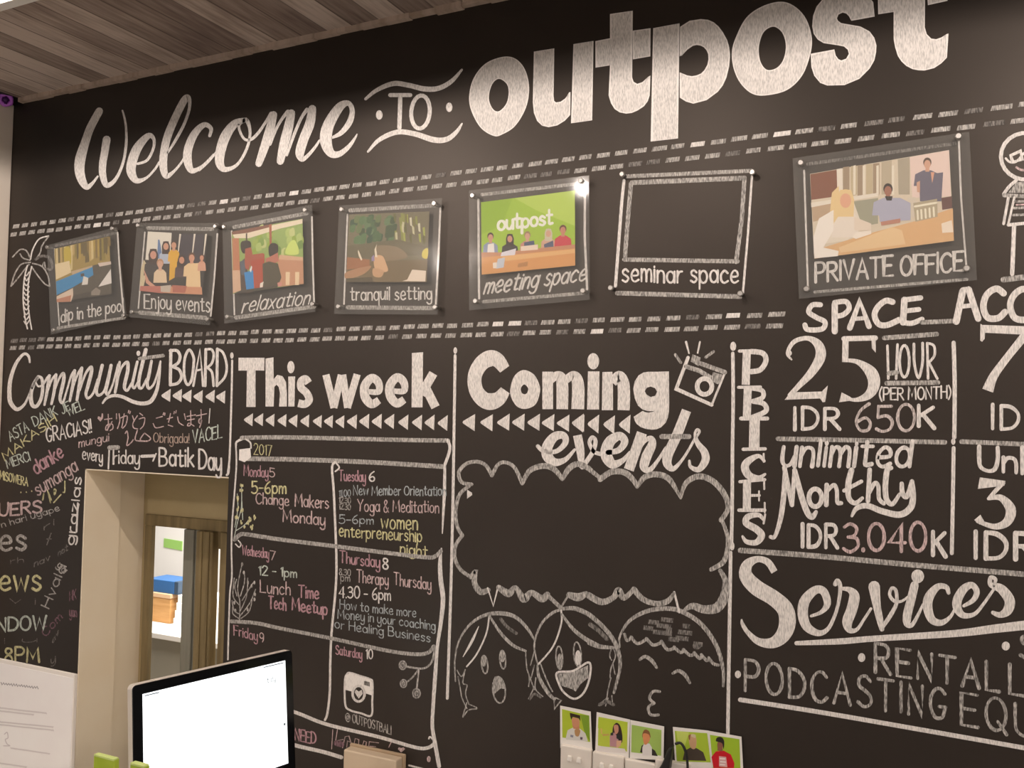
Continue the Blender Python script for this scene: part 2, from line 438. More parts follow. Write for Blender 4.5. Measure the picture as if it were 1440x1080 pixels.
# far desk and what stands on it
YD = 1.75
de = at(236, 893, YD); dz = de.z
dk = thing('desk', 'white topped desk in the far office behind the door', 'desk', (de.x, YD+.35, 0))
wl = mat('white_laminate', '#e9e4dd', .4); gl = mat('grey_panel', '#8f897b', .6)
mk('desk_top', *box((de.x-1.4, YD, dz-.035), (de.x+.75, YD+.8, dz), .004), wl, dk)
mk('front_panel', *box((de.x-1.38, YD+.03, .12), (de.x+.73, YD+.05, dz-.035)), gl, dk)
for xx in (-1.36, .66): mk('leg', *box((de.x+xx, YD+.03, 0), (de.x+xx+.05, YD+.77, dz-.035)), gl, dk)
ya = YD+.22
p0 = at(208, 873, ya); p1 = at(240, 836, ya)
bz = dz
wb = thing('wooden_box', 'light brown wooden box on the far desk', 'box', ((p0.x+p1.x)/2, ya, bz))
wd = noisy('light_wood', '#b98850', '#cf9f68', (4, 4, 40), 1, .6, .3)
mk('body', *box((p0.x, ya, bz), (p1.x, ya+.2, p1.z-.03), .004), wd, wb)
mk('lid', *box((p0.x-.005, ya-.005, p1.z-.03), (p1.x+.005, ya+.205, p1.z), .004), mat('pale_lid', '#d8b48e', .6), wb)
b1 = at(249, 819, ya)
bb = thing('blue_box', 'flat blue box lying on top of the wooden box on the far desk', 'box', (p0.x+.03, ya, p1.z))
mk('body', *box((p0.x-.03, ya+.01, p1.z), (b1.x-.035, ya+.18, b1.z), .004), mat('blue_card', '#2f639c', .5), bb)
mk('end_cap', *box((b1.x-.035, ya+.01, p1.z), (b1.x, ya+.18, b1.z), .003), mat('navy_card', '#33475c', .5), bb)
q0 = at(242, 872, ya-.03); q1 = at(263, 840, ya-.03)
ps = thing('paper_stack', 'stack of white paper beside the wooden box on the far desk', 'paper', ((q0.x+q1.x)/2, ya, bz))
for i in range(4):
    zz = bz+(q1.z-bz)*i/4
    mk('paper_ream', *box((q0.x+.005*i, ya-.02+.006*i, zz), (q1.x+.2-.004*(i % 2), ya+.2, zz+(q1.z-bz)/4-.001), .002), mat('paper_white', '#f2eeea', .8), ps)
g0, g1 = at(231, 757, Y3-.004), at(256, 772, Y3-.004)
tag(mk('wall_sign', *prism([(g0.x, Y3, g1.z), (g1.x, Y3, g1.z-.012), (g1.x, Y3, g0.z-.01), (g0.x, Y3, g0.z)], (0, -.008, 0)), mat('sign_green', '#9ccb6b', .6)), 'small green sign on the white wall of the far office', 'sign')
# round purple ornament on the pier
oc = at(8, 140, -.05)
orn = thing('round_ornament', 'round purple glass ornament on top of the greige pier', 'ornament', oc)
pu = mat('purple_glass', '#d070f0', .15, spec=.8); pd = mat('dark_purple', '#4a2060', .3)
bm = bmesh.new()
dirn = (EYE-oc).normalized(); u_ = dirn.orthogonal().normalized(); v_ = dirn.cross(u_); R0 = .021
tv, tf = [], []
for i in range(20):
    a = 2*math.pi*i/20; cc_ = oc+(u_*math.cos(a)+v_*math.sin(a))*R0; rr = .0085+.0015*math.cos(5*a)
    for j in range(10):
        b_ = 2*math.pi*j/10; tv.append(cc_+(u_*math.cos(a)+v_*math.sin(a))*(rr*math.cos(b_))+dirn*(rr*math.sin(b_)))
for i in range(20):
    for j in range(10): tf.append((i*10+j, ((i+1) % 20)*10+j, ((i+1) % 20)*10+(j+1) % 10, i*10+(j+1) % 10))
mk('petal_ring', tv, tf, pu, orn, smooth=True)
mk('centre', *lathe(oc, dirn, [(.001, -.01), (.011, -.006), (.013, 0), (.009, .007), (.001, .011)], 14), pd, orn, smooth=True)
mk('stem', *tube([oc+Vector((0, 0, -.02)), (oc.x, oc.y, ZP)], .006), pd, orn)

# ---------------------------------------------------------------- photographs behind acrylic on the wall
chrome = mat('bolt_chrome', (.56, .53, .50), .42, 1)
def acrylic_mat():
    m = bpy.data.materials.new('clear_acrylic'); m.use_nodes = True; nt = m.node_tree; nt.nodes.clear()
    o = nt.nodes.new('ShaderNodeOutputMaterial'); t = nt.nodes.new('ShaderNodeBsdfTransparent'); g = nt.nodes.new('ShaderNodeBsdfGlossy')
    d = nt.nodes.new('ShaderNodeBsdfDiffuse'); d.inputs[0].default_value = (.8, .78, .74, 1)  # pale diffuse haze stands in for the room reflected in the panel
    g.inputs['Roughness'].default_value = .07; f = nt.nodes.new('ShaderNodeFresnel'); f.inputs[0].default_value = 1.45
    t.inputs[0].default_value = (.97, .97, .965, 1)
    ge = nt.nodes.new('ShaderNodeNewGeometry'); sb = nt.nodes.new('ShaderNodeMath'); sb.operation = 'SUBTRACT'; sb.inputs[0].default_value = 1
    nt.links.new(ge.outputs['Backfacing'], sb.inputs[1]); mu = nt.nodes.new('ShaderNodeMath'); mu.operation = 'MULTIPLY'
    nt.links.new(f.outputs[0], mu.inputs[0]); nt.links.new(sb.outputs[0], mu.inputs[1])
    m1 = nt.nodes.new('ShaderNodeMixShader'); m2 = nt.nodes.new('ShaderNodeMixShader'); m2.inputs[0].default_value = .05
    nt.links.new(mu.outputs[0], m1.inputs[0]); nt.links.new(t.outputs[0], m1.inputs[1]); nt.links.new(g.outputs[0], m1.inputs[2])
    nt.links.new(m1.outputs[0], m2.inputs[1]); nt.links.new(d.outputs[0], m2.inputs[2]); nt.links.new(m2.outputs[0], o.inputs[0]); return m
ACR = acrylic_mat()
YA = .018
def holder(label, fr, panel, pins, draw):
    ox, oy, sc = fr
    P = [at(ox+x/sc, oy+y/sc, -YA-.004) for x, y in nums(panel)]
    c = sum(P, Vector())/4
    h = thing('acrylic_photo_holder', label, 'photo holder', (c.x, 0, min(p.z for p in P)), 'acrylic photo holders on the chalkboard wall')
    fl = Flat(ox, oy, sc, YA-.004, 2e-5); draw(fl); fl.build('photo_print', h)
    mk('acrylic_panel', *prism(P, (0, .004, 0)), ACR, h)
    for x, y in nums(pins):
        p = at(ox+x/sc, oy+y/sc, -YA-.006)
        mk('standoff_bolt', *lathe((p.x, 0, p.z), (0, -1, 0), [(.0055, 0), (.0055, YA+.004), (.008, YA+.0045), (.008, YA+.009), (.006, YA+.0115)], 14), chrome, h, smooth=False)
    return h
PC = {}
def pc(h): return mat('print_'+h.strip('#'), h, .6, spec=.2)
def Q(fl, h, t, curve=False): fl.use(pc(h)); fl.f(t, curve); return fl
def person(fl, x, y, s, skin, hair, top, w=1.0, long=False):
    """head at x,y with height s, shoulders under it"""
    fl.use(pc(top)); fl.f(f'{x-s*.95*w},{y+s*2.1} {x-s*.85*w},{y+s*1.0} {x-s*.35},{y+s*.62} {x+s*.35},{y+s*.62} {x+s*.85*w},{y+s*1.0} {x+s*.95*w},{y+s*2.1}')
    fl.use(pc(skin)); fl.f(f'{x-s*.17},{y+s*.3} {x+s*.17},{y+s*.3} {x+s*.2},{y+s*.75} {x-s*.2},{y+s*.75}')
    if long: fl.use(pc(hair)); fl.f(f'{x-s*.45},{y+s*.95} {x-s*.48},{y} {x-s*.3},{y-s*.55} {x+s*.3},{y-s*.55} {x+s*.48},{y} {x+s*.45},{y+s*.95}')
    fl.use(pc(hair)); fl.e(x, y-s*.12, s*.39, s*.46)
    fl.use(pc(skin)); fl.e(x, y+s*.06, s*.31, s*.41)

def d_pool(f):
    Q(f, '#a8904e', '98,300 560,195 582,680 118,748')
    for i in range(26):
        x = 110+i*17.5; y = 300-(x-100)*.22; h = random.uniform(60, 210)
        Q(f, random.choice(['#c3a768', '#8b7440', '#d9c48c', '#6e5f38', '#b59a4a', '#94833f']), f'{x},{y} {x+22},{y-4} {x+28+random.uniform(-14,14)},{y+h} {x+4},{y+h+12}')
    Q(f, '#c9b240', '180,300 230,290 238,420 190,430', True); Q(f, '#ead6ac', '105,430 225,400 240,500 112,560')
    Q(f, '#5b5347', '255,520 420,440 575,405 582,680 118,748 115,640')
    Q(f, '#c8ae8c', '240,490 420,440 420,462 250,520'); Q(f, '#3f8fc4', '112,575 250,520 420,452 428,520 330,580 262,620 118,690')
    Q(f, '#e3cdb8', '118,700 255,630 258,690 240,745 118,750'); Q(f, '#c4886c', '118,725 240,690 235,745 118,750')
    Q(f, '#e8e2da', '345,530 385,545 380,600 330,605'); Q(f, '#57504a', '320,510 350,505 352,530 322,535')
    Q(f, '#d9c7bb', '465,420 575,405 578,430 480,450'); Q(f, '#e8e2dd', '575,470 582,590 470,620 500,575')
    Q(f, '#94897d', '410,660 450,625 490,650 480,690 410,690'); Q(f, '#4b443b', '260,690 400,660 405,705 262,728')
def d_events(f):
    Q(f, '#3e3936', '185,170 755,195 705,775 110,735')
    Q(f, '#ece6da', '188,172 415,185 400,460 165,440'); Q(f, '#453f48', '500,195 720,200 690,520 480,500')
    for x in (495, 632, 740): Q(f, '#eee4d6', f'{x-8},195 {x+10},195 {x-18},400 {x-26},400')
    Q(f, '#d8c8a4', '120,540 150,440 190,500 150,690 112,690')
    Q(f, '#6f89b4', '285,250 300,250 330,430 275,430')
    person(f, 240, 390, 95, '#d9a08c', '#4a3a36', '#46403e', 1.0, True); person(f, 360, 310, 80, '#d8a288', '#463430', '#b9c3d6', .9, True)
    person(f, 435, 300, 75, '#d8a284', '#4a362c', '#e6b23c', .8); Q(f, '#e6b23c', '400,370 470,355 460,600 390,640')
    person(f, 305, 480, 85, '#dcae96', '#c19370', '#e8cfae', .8); person(f, 510, 440, 80, '#cf967c', '#423332', '#5a4648', .9, True)
    person(f, 605, 420, 85, '#dba288', '#6a4a38', '#eecfa2', 1.0); Q(f, '#eecfa2', '560,480 680,470 690,700 550,700')
    person(f, 700, 420, 60, '#d5997e', '#5a4238', '#dba58c', .7)
    Q(f, '#d8a48c', '150,530 200,640 260,690 240,715 170,660')
    Q(f, '#c2786a', '115,690 300,690 330,760 112,735'); Q(f, '#d79a78', '300,690 700,700 705,772 330,755'); Q(f, '#c9bcae', '310,690 410,680 400,750 310,745')
    Q(f, '#b9705e', '420,680 560,690 540,755 425,750')
def d_relax(f):
    Q(f, '#9cb46a', '155,275 752,165 762,715 165,800')
    for i in range(40):
        x, y = random.uniform(320, 720), random.uniform(230, 440)
        Q(f, random.choice(['#8aa858', '#b6c978', '#79984e', '#a4b860', '#c8cf8c', '#98b04e']), f'{x},{y} {x+36},{y-20} {x+44},{y+40} {x+4},{y+50}', True)
    Q(f, '#eee0c8', '158,290 752,168 752,205 560,250 300,330 180,330'); Q(f, '#8a5e4c', '155,275 470,215 470,238 290,285 160,300')
    Q(f, '#cfe07c', '640,370 690,350 720,460 610,460', True)
    Q(f, '#b06a50', '470,215 492,210 492,380 475,380'); Q(f, '#5a463c', '274,290 286,288 286,350 274,350')
    Q(f, '#c58664', '160,330 215,330 225,600 165,600'); Q(f, '#c99676', '540,500 757,495 762,715 560,740')
    Q(f, '#d9b090', '560,470 757,490 757,520 550,510')
    for x in (345, 380, 400, 610, 690): Q(f, '#ecd3ae', f'{x},{560 if x<500 else 615} {x+(18 if x<500 else 36)},{558 if x<500 else 615} {x+(16 if x<500 else 32)},{640 if x<500 else 725} {x},{640 if x<500 else 725}')
    Q(f, '#b4533f', '310,480 430,460 440,740 320,760'); Q(f, '#dcb79a', '160,600 225,600 232,770 165,795')
    Q(f, '#59493f', '222,540 262,500 330,760 330,788 235,792')
    Q(f, '#3d3631', '232,370 262,350 312,360 312,420 262,460 235,430', True); Q(f, '#b0604c', '268,420 318,405 330,460 300,600 264,580')
    Q(f, '#b0604c', '320,470 420,455 425,500 320,520'); Q(f, '#5e6674', '222,530 262,510 275,640 235,640'); Q(f, '#3c8fd0', '260,620 335,600 345,770 280,775')
    Q(f, '#e7ecef', '305,600 322,560 328,575 318,620'); Q(f, '#3a342f', '468,400 500,370 545,390 540,460 500,495 470,470', True)
    Q(f, '#c07a66', '440,500 470,490 545,450 552,520 520,545 440,540'); Q(f, '#57503f', '415,545 470,525 545,545 575,660 540,745 420,760')
    Q(f, '#efe6da', '392,760 395,710 425,695 415,745'); Q(f, '#50493f', '232,770 540,725 500,750 170,800')
    Q(f, '#d49488', '540,705 580,700 575,735 545,738')
def d_tranquil(f):
    Q(f, '#7c745c', '175,180 818,155 795,720 150,720')
    for i in range(50):
        x, y = random.uniform(180, 520), random.uniform(185, 380)
        Q(f, random.choice(['#4f6b48', '#5c7a50', '#46593e', '#66805a', '#3f5a44', '#6b7a50']), f'{x},{y} {x+40},{y-8} {x+30},{y+46} {x-4},{y+46}', True)
    for i in range(26):
        x, y = random.uniform(520, 770), random.uniform(170, 360)
        Q(f, random.choice(['#7f7a48', '#c9c4a0', '#8f9450', '#d8d3b8', '#6b6a40', '#a6ac58']), f'{x},{y} {x+18},{y-4} {x+22},{y+70} {x+6},{y+60}')
    Q(f, '#6f6850', '165,430 560,380 810,440 808,500 160,540'); Q(f, '#8d7c62', '400,430 560,440 640,520 480,550 400,500', True)
    Q(f, '#d3c34c', '765,470 805,450 800,530 760,520', True)
    Q(f, '#7d6c50', '155,560 800,540 797,720 150,720')
    Q(f, '#a4704e', '160,520 340,540 340,600 158,620'); Q(f, '#b58a68', '155,640 345,590 300,650 200,690 153,700', True)
    Q(f, '#d8b08a', '375,520 440,510 475,580 485,630 440,640 385,620', True); Q(f, '#caa37e', '370,610 450,630 430,680 370,670', True)
    Q(f, '#e8dcc6', '248,460 262,490 282,540 272,548 252,510 246,480'); Q(f, '#e8dcc6', '398,415 392,450 402,520 384,520 378,460')
    Q(f, '#9c8cb0', '355,520 375,500 380,550 356,552'); Q(f, '#ecdccb', '640,700 680,620 790,630 785,715 600,712'); Q(f, '#5e5440', '152,690 360,680 370,720 150,720')
def d_meeting(f):
    Q(f, '#a6c83c', '143,240 855,150 858,720 148,790'); Q(f, '#bcd65c', '400,210 855,150 856,420 560,300'); Q(f, '#98bc30', '143,240 380,212 300,420 145,480')
    f.use(pc('#f4f4ea')); f.t('outpost', (272, 452), (682, 405), 118, 21, 0, .95, jit=.01, sp=.12)
    person(f, 215, 505, 62, '#cf9a80', '#4a3830', '#8f9ab8', 1.0); Q(f, '#efe9e6', '195,560 240,550 245,625 190,630')
    person(f, 362, 515, 62, '#cf9680', '#3a2c28', '#3a3534', 1.1, True); person(f, 495, 495, 62, '#d8a890', '#a08460', '#c98f80', 1.0)
    Q(f, '#505a78', '470,545 545,530 550,570 470,575'); person(f, 655, 475, 62, '#d8a890', '#cfc4ac', '#d9ab94', 1.0, True); Q(f, '#58607c', '620,560 690,530 695,590 625,600')
    person(f, 765, 450, 68, '#c98870', '#6a4030', '#cf4450', 1.05)
    Q(f, '#c9906a', '145,620 300,620 570,590 857,560 857,600 147,665'); Q(f, '#dda062', '147,660 857,590 858,720 148,790')
    Q(f, '#e8b77c', '300,650 857,595 857,625 300,690'); Q(f, '#f0dccb', '445,575 575,560 575,600 445,610'); Q(f, '#e4e0ea', '300,620 410,590 400,640 290,650')
    Q(f, '#c9d0dc', '270,670 325,660 315,735 255,745'); Q(f, '#b98450', '425,705 500,690 495,725 420,735'); Q(f, '#f0e4d8', '232,700 262,695 262,740 235,742')
def d_office(f):
    Q(f, '#e0d2bc', '162,310 975,170 1003,700 187,805')
    Q(f, '#8a5640', '164,312 320,285 325,440 170,462'); Q(f, '#f2e8da', '318,282 350,276 354,400 322,420')
    for i, x in enumerate((355, 400, 440, 490, 530)): Q(f, ('#a8937a', '#c9b898')[i % 2], f'{x},{270-i*5} {x+38},{266-i*5} {x+38},{430} {x},{440}')
    for x in (415, 470, 550, 640): Q(f, '#efe6d4', f'{x},{262} {x+14},{258} {x+14},430 {x},432')
    Q(f, '#c2b49c', '580,240 640,230 640,430 580,430'); Q(f, '#b3a894', '675,225 745,212 745,430 680,430'); Q(f, '#eed6cc', '745,212 975,170 985,440 760,450')
    Q(f, '#efe6d8', '168,478 560,420 560,440 170,505'); Q(f, '#a6a48e', '420,470 560,450 560,600 430,620'); Q(f, '#c4a98c', '172,505 300,480 300,560 180,590')
    Q(f, '#6a4640', '930,450 990,440 993,510 935,520'); Q(f, '#dcd0be', '730,450 780,445 780,560 735,570')
    person(f, 848, 250, 62, '#d9a88e', '#5a4436', '#6f6a7c', 1.35); Q(f, '#6f6a7c', '800,320 940,300 930,470 805,470'); Q(f, '#d8a88e', '785,360 805,350 805,420 788,415')
    Q(f, '#e3a88c', '868,300 890,300 876,365')
    person(f, 618, 405, 70, '#a8705a', '#352a26', '#b4b4c8', 1.4); Q(f, '#b4b4c8', '555,470 600,450 690,450 750,480 750,580 570,590'); Q(f, '#2e2624', '600,440 645,440 640,465 610,465')
    Q(f, '#c08872', '575,590 690,570 690,595 580,612')
    Q(f, '#eadfce', '300,500 420,480 470,620 380,700 240,720 190,790 182,670'); person(f, 370, 460, 105, '#e8b092', '#ecd09a', '#efe4d8', .8, True)
    Q(f, '#ecd09a', '290,420 330,380 340,540 300,600 280,520'); Q(f, '#f7efe6', '215,570 300,520 300,640 240,740 185,780 182,680'); Q(f, '#ecdccb', '420,560 520,600 520,640 420,640')
    Q(f, '#e2b684', '240,740 500,660 760,590 997,510 1003,700 187,805'); Q(f, '#eccb9c', '330,740 640,620 700,640 720,720 340,770'); Q(f, '#f6efe6', '188,770 240,740 330,760 325,790 188,803'); Q(f, '#f6ece0', '410,680 430,650 520,640 520,660 430,690')
    Q(f, '#b8ab90', '765,480 905,455 908,560 778,590'); f.use(pc('#f3ecd6')); f.l('775,500 900,478', 12); 
    for x in (790, 812, 836, 860, 884): f.l(f'{x},{525-(x-790)*.2} {x+3},{575-(x-790)*.2}', 11)
    Q(f, '#f5e6d4', '930,600 990,580 1000,650 935,655')
frames = [
 ('acrylic holder with a garden pool photo, captioned dip in the pool', (60, 300, 6), '35,270 620,115 703,880 68,1022', '40,285 588,128 682,862 92,985', d_pool),
 ('acrylic holder with a photo of guests around a table, captioned enjoy events', (180, 300, 6.75), '85,90 855,92 772,1062 10,985', '97,115 830,125 755,1005 38,935', d_events),
 ('acrylic holder with a photo of two people on a porch, captioned relaxation', (300, 280, 6), '75,200 830,45 857,950 92,1050', '92,235 775,92 838,885 120,992', d_relax),
 ('acrylic holder with a photo of a horned cow, captioned tranquil setting', (460, 270, 5.683), '95,108 916,48 878,980 55,975', '118,140 858,92 865,920 92,915', d_tranquil),
 ('acrylic holder with five people before a lime green wall, captioned meeting space', (650, 240, 5.4), '50,150 962,35 966,980 52,1060', '80,190 902,78 918,912 102,990', d_meeting),
 ('largest acrylic holder, three people at a desk, captioned private office', (1100, 170, 4.155), '60,218 1093,62 1138,930 98,1040', '108,245 1030,90 1078,862 142,982', d_office)]
for a in frames: holder(*a)
for (x, y), nm in zip(nums('128,104 1047,90 962,945 48,905'), ('top left', 'top right', 'bottom right', 'bottom left')):
    p = at(850+x/5.022, 225+y/5.022, -.02)
    t_ = thing('standoff_bolt', f'small standoff bolt at the {nm} corner of the empty seminar space frame', 'bolt', (p.x, 0, p.z), 'bare bolts around the seminar space frame')
    mk('shaft', *lathe((p.x, 0, p.z), (0, -1, 0), [(.0055, 0), (.0055, .022)], 14), mat('bolt_dark', '#3a3430', .4), t_)
    mk('cap', *lathe((p.x, -.022, p.z), (0, -1, 0), [(.008, 0), (.008, .004), (.006, .007)], 14), chrome, t_)

# ---------------------------------------------------------------- instant photos and switches at the foot of the wall
def instant(label, fr, sheet, pic, draw, off):
    ox, oy, sc = fr
    P = [at(ox+x/sc, oy+y/sc, -off-.0012) for x, y in nums(sheet)]
    c = sum(P, Vector())/4
    h = thing('instant_photo', label, 'photo', (c.x, -off, min(p.z for p in P)), 'instant photos of people above the switches')
    mk('white_card', *prism(P, (0, .0012, 0)), mat('card_white', '#efeae4', .4), h)
    fl = Flat(ox, oy, sc, off+.0014, 1e-5); Q(fl, draw[0], pic); draw[1](fl); fl.build('picture', h)
def i1(f):
    Q(f, '#7f9f30', '440,240 560,252 570,600 500,480'); Q(f, '#d9d6d0', '245,560 270,450 340,415 440,430 510,490 545,600 250,575')
    Q(f, '#c88a66', '330,370 430,380 430,440 350,430'); Q(f, '#3a2a22', '300,215 440,250 445,330 420,290 340,270 320,310 305,260'); Q(f, '#cf9270', '335,285 420,300 430,380 380,410 335,370', True)
    Q(f, '#b98f62', '370,440 440,450 420,530 375,520', True); Q(f, '#8a8c98', '310,510 350,520 345,550 305,540'); Q(f, '#6a5a68', '440,540 475,545 470,580 440,575')
def i2(f):
    Q(f, '#b9cc40', '685,290 1080,345 1070,500 680,420'); Q(f, '#3a2a24', '885,400 930,350 980,390 1010,520 1000,620 930,560 880,500', True); Q(f, '#c89078', '895,390 950,385 955,470 915,500', True)
    Q(f, '#b98b90', '840,520 900,480 960,560 940,680 840,670'); Q(f, '#3a3c38', '850,490 890,470 885,520 850,520'); Q(f, '#2c302e', '930,500 1000,520 990,590 930,560'); Q(f, '#dcb08c', '930,590 1000,590 985,660 930,700')
    Q(f, '#d8b66a', '715,420 735,430 740,500 720,500'); Q(f, '#c9a860', '740,500 830,500 830,520 745,530'); Q(f, '#e4dcd8', '680,660 1040,700 1070,760 660,740')
def i3(f):
    Q(f, '#35302c', '0,700 20,620 70,580 70,720'); Q(f, '#35302c', '130,640 190,680 225,750 140,740'); Q(f, '#e6e0dc', '30,640 50,590 120,590 150,640 150,745 30,740')
    Q(f, '#8a5e3c', '30,470 60,415 110,430 130,480 125,520 40,520', True); Q(f, '#d88f60', '38,470 110,475 125,540 85,600 50,590', True)
def i4(f):
    Q(f, '#c6d56a', '460,430 620,450 560,640 480,600'); Q(f, '#4a4038', '540,800 565,680 640,640 720,650 800,700 840,810'); Q(f, '#c9a07c', '620,480 700,490 715,600 690,660 640,640 620,560', True)
    Q(f, '#8a5c40', '612,490 640,470 632,545 618,540'); Q(f, '#d2c3a2', '655,472 700,480 700,520 650,500', True)
    f.use(pc('#2c2a24')); f.c('470,570,10 530,610,18 565,680,22 600,790,26 600,900,26')
def i5(f):
    Q(f, '#c8202c', '905,760 960,690 1060,680 1150,730 1195,840 1190,900 930,900'); Q(f, '#8a5a48', '985,560 1050,580 1045,690 980,680'); Q(f, '#2c2824', '960,560 975,515 1030,510 1065,560 1060,660 1040,600 990,570', True)
    Q(f, '#8f5f4c', '985,575 1040,590 1045,650 1005,680 980,640', True); Q(f, '#d9b0ac', '1000,750 1090,760 1105,890 1000,880')
    f.use(pc('#f1e6e2')); f.l('1015,780 1075,785', 16); f.l('1020,820 1080,825', 16); f.l('1015,855 1070,860', 14)
A1, A2 = (770, 980, 9.6), (900, 980, 9)
instant('instant photo of a person in a white top, hand on chin, leftmost', A1, '170,118 582,200 604,760 172,690', '195,165 562,252 575,610 200,548', ('#b2c43a', i1), .004)
instant('instant photo of a long-haired person in a pink top', A1, '663,206 1114,308 1094,900 640,800', '688,268 1082,340 1072,740 680,655', ('#bccb4a', i2), .004)
instant('instant photo of a short-haired person in a dark jacket over white', A2, '-122,292 305,375 297,800 -130,780', '-105,352 272,420 268,745 -112,700', ('#a3c062', i3), .0045)
instant('instant photo of a person in a dark sweater behind the black cable loop', A2, '415,380 868,428 922,1000 455,1000', '440,430 850,460 895,830 465,815', ('#a9c23c', i4), .004)
instant('instant photo of a person in a red shirt, rightmost of the row', A2, '866,430 1284,505 1310,1000 925,1000', '885,480 1258,535 1275,1000 935,1000', ('#9fbf34', i5), .0065)
plw = mat('switch_white', '#e9e0d6', .35); pl2 = mat('switch_shade', '#f4eee6', .3)
def plate(label, x0, x1, yt0, yt1, dots):
    P0, P1 = at(x0, yt0, -.016), at(x1, yt1, -.016); zt = (P0.z+P1.z)/2; zb = zt-(P1.x-P0.x)
    t_ = thing('switch_plate', label, 'switch', ((P0.x+P1.x)/2, 0, zb), 'white switch plates on the chalkboard wall')
    mk('plate', *box((P0.x, -.016, zb), (P1.x, 0, zt), .004, 3), plw, t_)
    W = P1.x-P0.x
    for u in (.32, .62):
        cx, cz = P0.x+W*u, zt-W*.33
        bvs, bfs = prism([(cx-W*.08, -.0155, cz-W*.10), (cx+W*.08, -.0155, cz-W*.10), (cx+W*.07, -.0155, cz+W*.06), (cx-W*.05, -.0155, cz+W*.08)], (0, -.009, 0), .003, 2)
        mk('rocker', bvs, bfs, pl2, t_)
plate('white double switch plate under the leftmost instant photo', 788, 831.5, 1046, 1056, 0)
plate('white double switch plate under the second instant photo', 833, 877, 1056, 1066, 0)
plate('white double switch plate under the third instant photo', 878.5, 921, 1066, 1076, 0)
# plug and cable
pg = at(937, 1066, -.03)
t_ = thing('power_plug', 'black plug with a looped cable in a white socket under the instant photos', 'plug', pg)
bk = mat('black_plastic', '#1c1a19', .45)
mk('socket_plate', *box((pg.x-.035, -.018, pg.z-.1), (pg.x+.06, 0, pg.z-.012), .004, 3), plw, t_)
mk('plug_body', *prism([(pg.x-.018, -.018, pg.z-.03), (pg.x+.012, -.018, pg.z-.028), (pg.x+.018, -.018, pg.z+.02), (pg.x+.02, -.018, pg.z+.038), (pg.x+.008, -.018, pg.z+.03), (pg.x-.006, -.018, pg.z-.008)], (0, -.03, 0), .005, 3), bk, t_)
cb = [at(950, 1046, -.02), at(957, 1045, -.025), at(963, 1053, -.026), at(966, 1066, -.026), at(967, 1085, -.026), at(966, 1120, -.026)]
cb = [Vector(p) for p in spline([tuple(p) for p in cb], False, 6)]
mk('cable', *tube(cb, .0035), bk, t_, smooth=True)
# beige box on the wall
b0, b1 = at(483, 1052, -.05), at(557, 1066, -.05)
t_ = thing('wall_box', 'beige plastic box mounted on the wall right of the computer monitor', 'box', ((b0.x+b1.x)/2, 0, b0.z-.2))
bg_ = mat('beige_plastic', '#d8c3a8', .45)
mk('cover', *box((b0.x, -.05, b0.z-.2), (b1.x, -.012, b0.z-.004), .005, 3), bg_, t_)
mk('back_box', *box((b0.x-.004, -.012, b0.z-.205), (b1.x+.006, 0, b0.z+.002), .003), mat('beige_shade', '#b9a184', .5), t_)

# ---------------------------------------------------------------- reception desk with monitor, notice and cards
ZT = .80
cnt = thing('reception_desk', 'white reception counter under the monitor, below the picture edge', 'desk', (-1.9, -.8, 0))
mk('worktop', *box((-3.0, -1.5, ZT-.04), (-1.35, -.17, ZT), .005), wl, cnt)
mk('front_panel', *box((-2.95, -1.45, 0), (-1.4, -1.42, ZT-.04)), gl, cnt)
for xx in (-2.95, -1.43): mk('side_panel', *box((xx, -1.42, 0), (xx+.03, -.2, ZT-.04)), gl, cnt)

# computer monitor
h_ = .68
Lp = EYE + (XW*0) 
def camp(x, y, depth):                       # point seen at photo x,y at a distance along the view axis
    return EYE+ray(x, y)*depth
TLm = camp(186, 966, F*h_/382); TRm = camp(411, 912, F*h_/327)
wdir = Vector((TRm.x-TLm.x, TRm.y-TLm.y, 0)); Wm = wdir.length; wdir.normalize()
nrm = Vector((wdir.y, -wdir.x, 0))           # horizontal normal
if nrm.dot(EYE-TLm) < 0: nrm = -nrm
tl = math.radians(5.5)
upv = (Vector((0, 0, 1))*math.cos(tl) - nrm*math.sin(tl)); fn = (nrm*math.cos(tl)+Vector((0, 0, 1))*math.sin(tl))
top0 = (TLm+TRm)/2; zt = top0.z; top0 = Vector((top0.x, top0.y, zt))
left0 = top0-wdir*Wm/2
Hg = Wm*.70; Hch = Wm*.11
def mp_(u, v, d=0): return left0+wdir*u-upv*v+fn*d
mon = thing('computer_monitor', 'slim aluminium desktop monitor with black bezel and white lit screen', 'monitor', Vector((top0.x, top0.y, ZT))-nrm*.06)
def rrect(u0, v0, u1, v1, r, n=5):
    out = []
    for cu, cv, a0 in ((u0+r, v0+r, 180), (u1-r, v0+r, 270), (u1-r, v1-r, 0), (u0+r, v1-r, 90)):
        for i in range(n+1):
            a = math.radians(a0+90*i/n); out.append((cu+r*math.cos(a), cv+r*math.sin(a)))
    return out
alu = mat('aluminium', '#e8ddd2', .4, .2)
rr = rrect(0, 0, Wm, Hg+Hch, .012)
shell = prism([mp_(u, v, -.004) for u, v in rr], -fn*.022, .0015, 2)
inn = rrect(.05, .04, Wm-.05, Hg+Hch-.04, .05); n_ = len(inn)
out_ = [mp_(u, v, -.0255) for u, v in rrect(.01, .01, Wm-.01, Hg+Hch-.01, .03)]; bk_ = [mp_(u, v, -.045) for u, v in inn]
bulge = (out_+bk_, [(i, (i+1) % n_, n_+(i+1) % n_, n_+i) for i in range(n_)]+[list(range(n_, 2*n_))])
mk('casing', *join(shell, bulge), alu, mon)
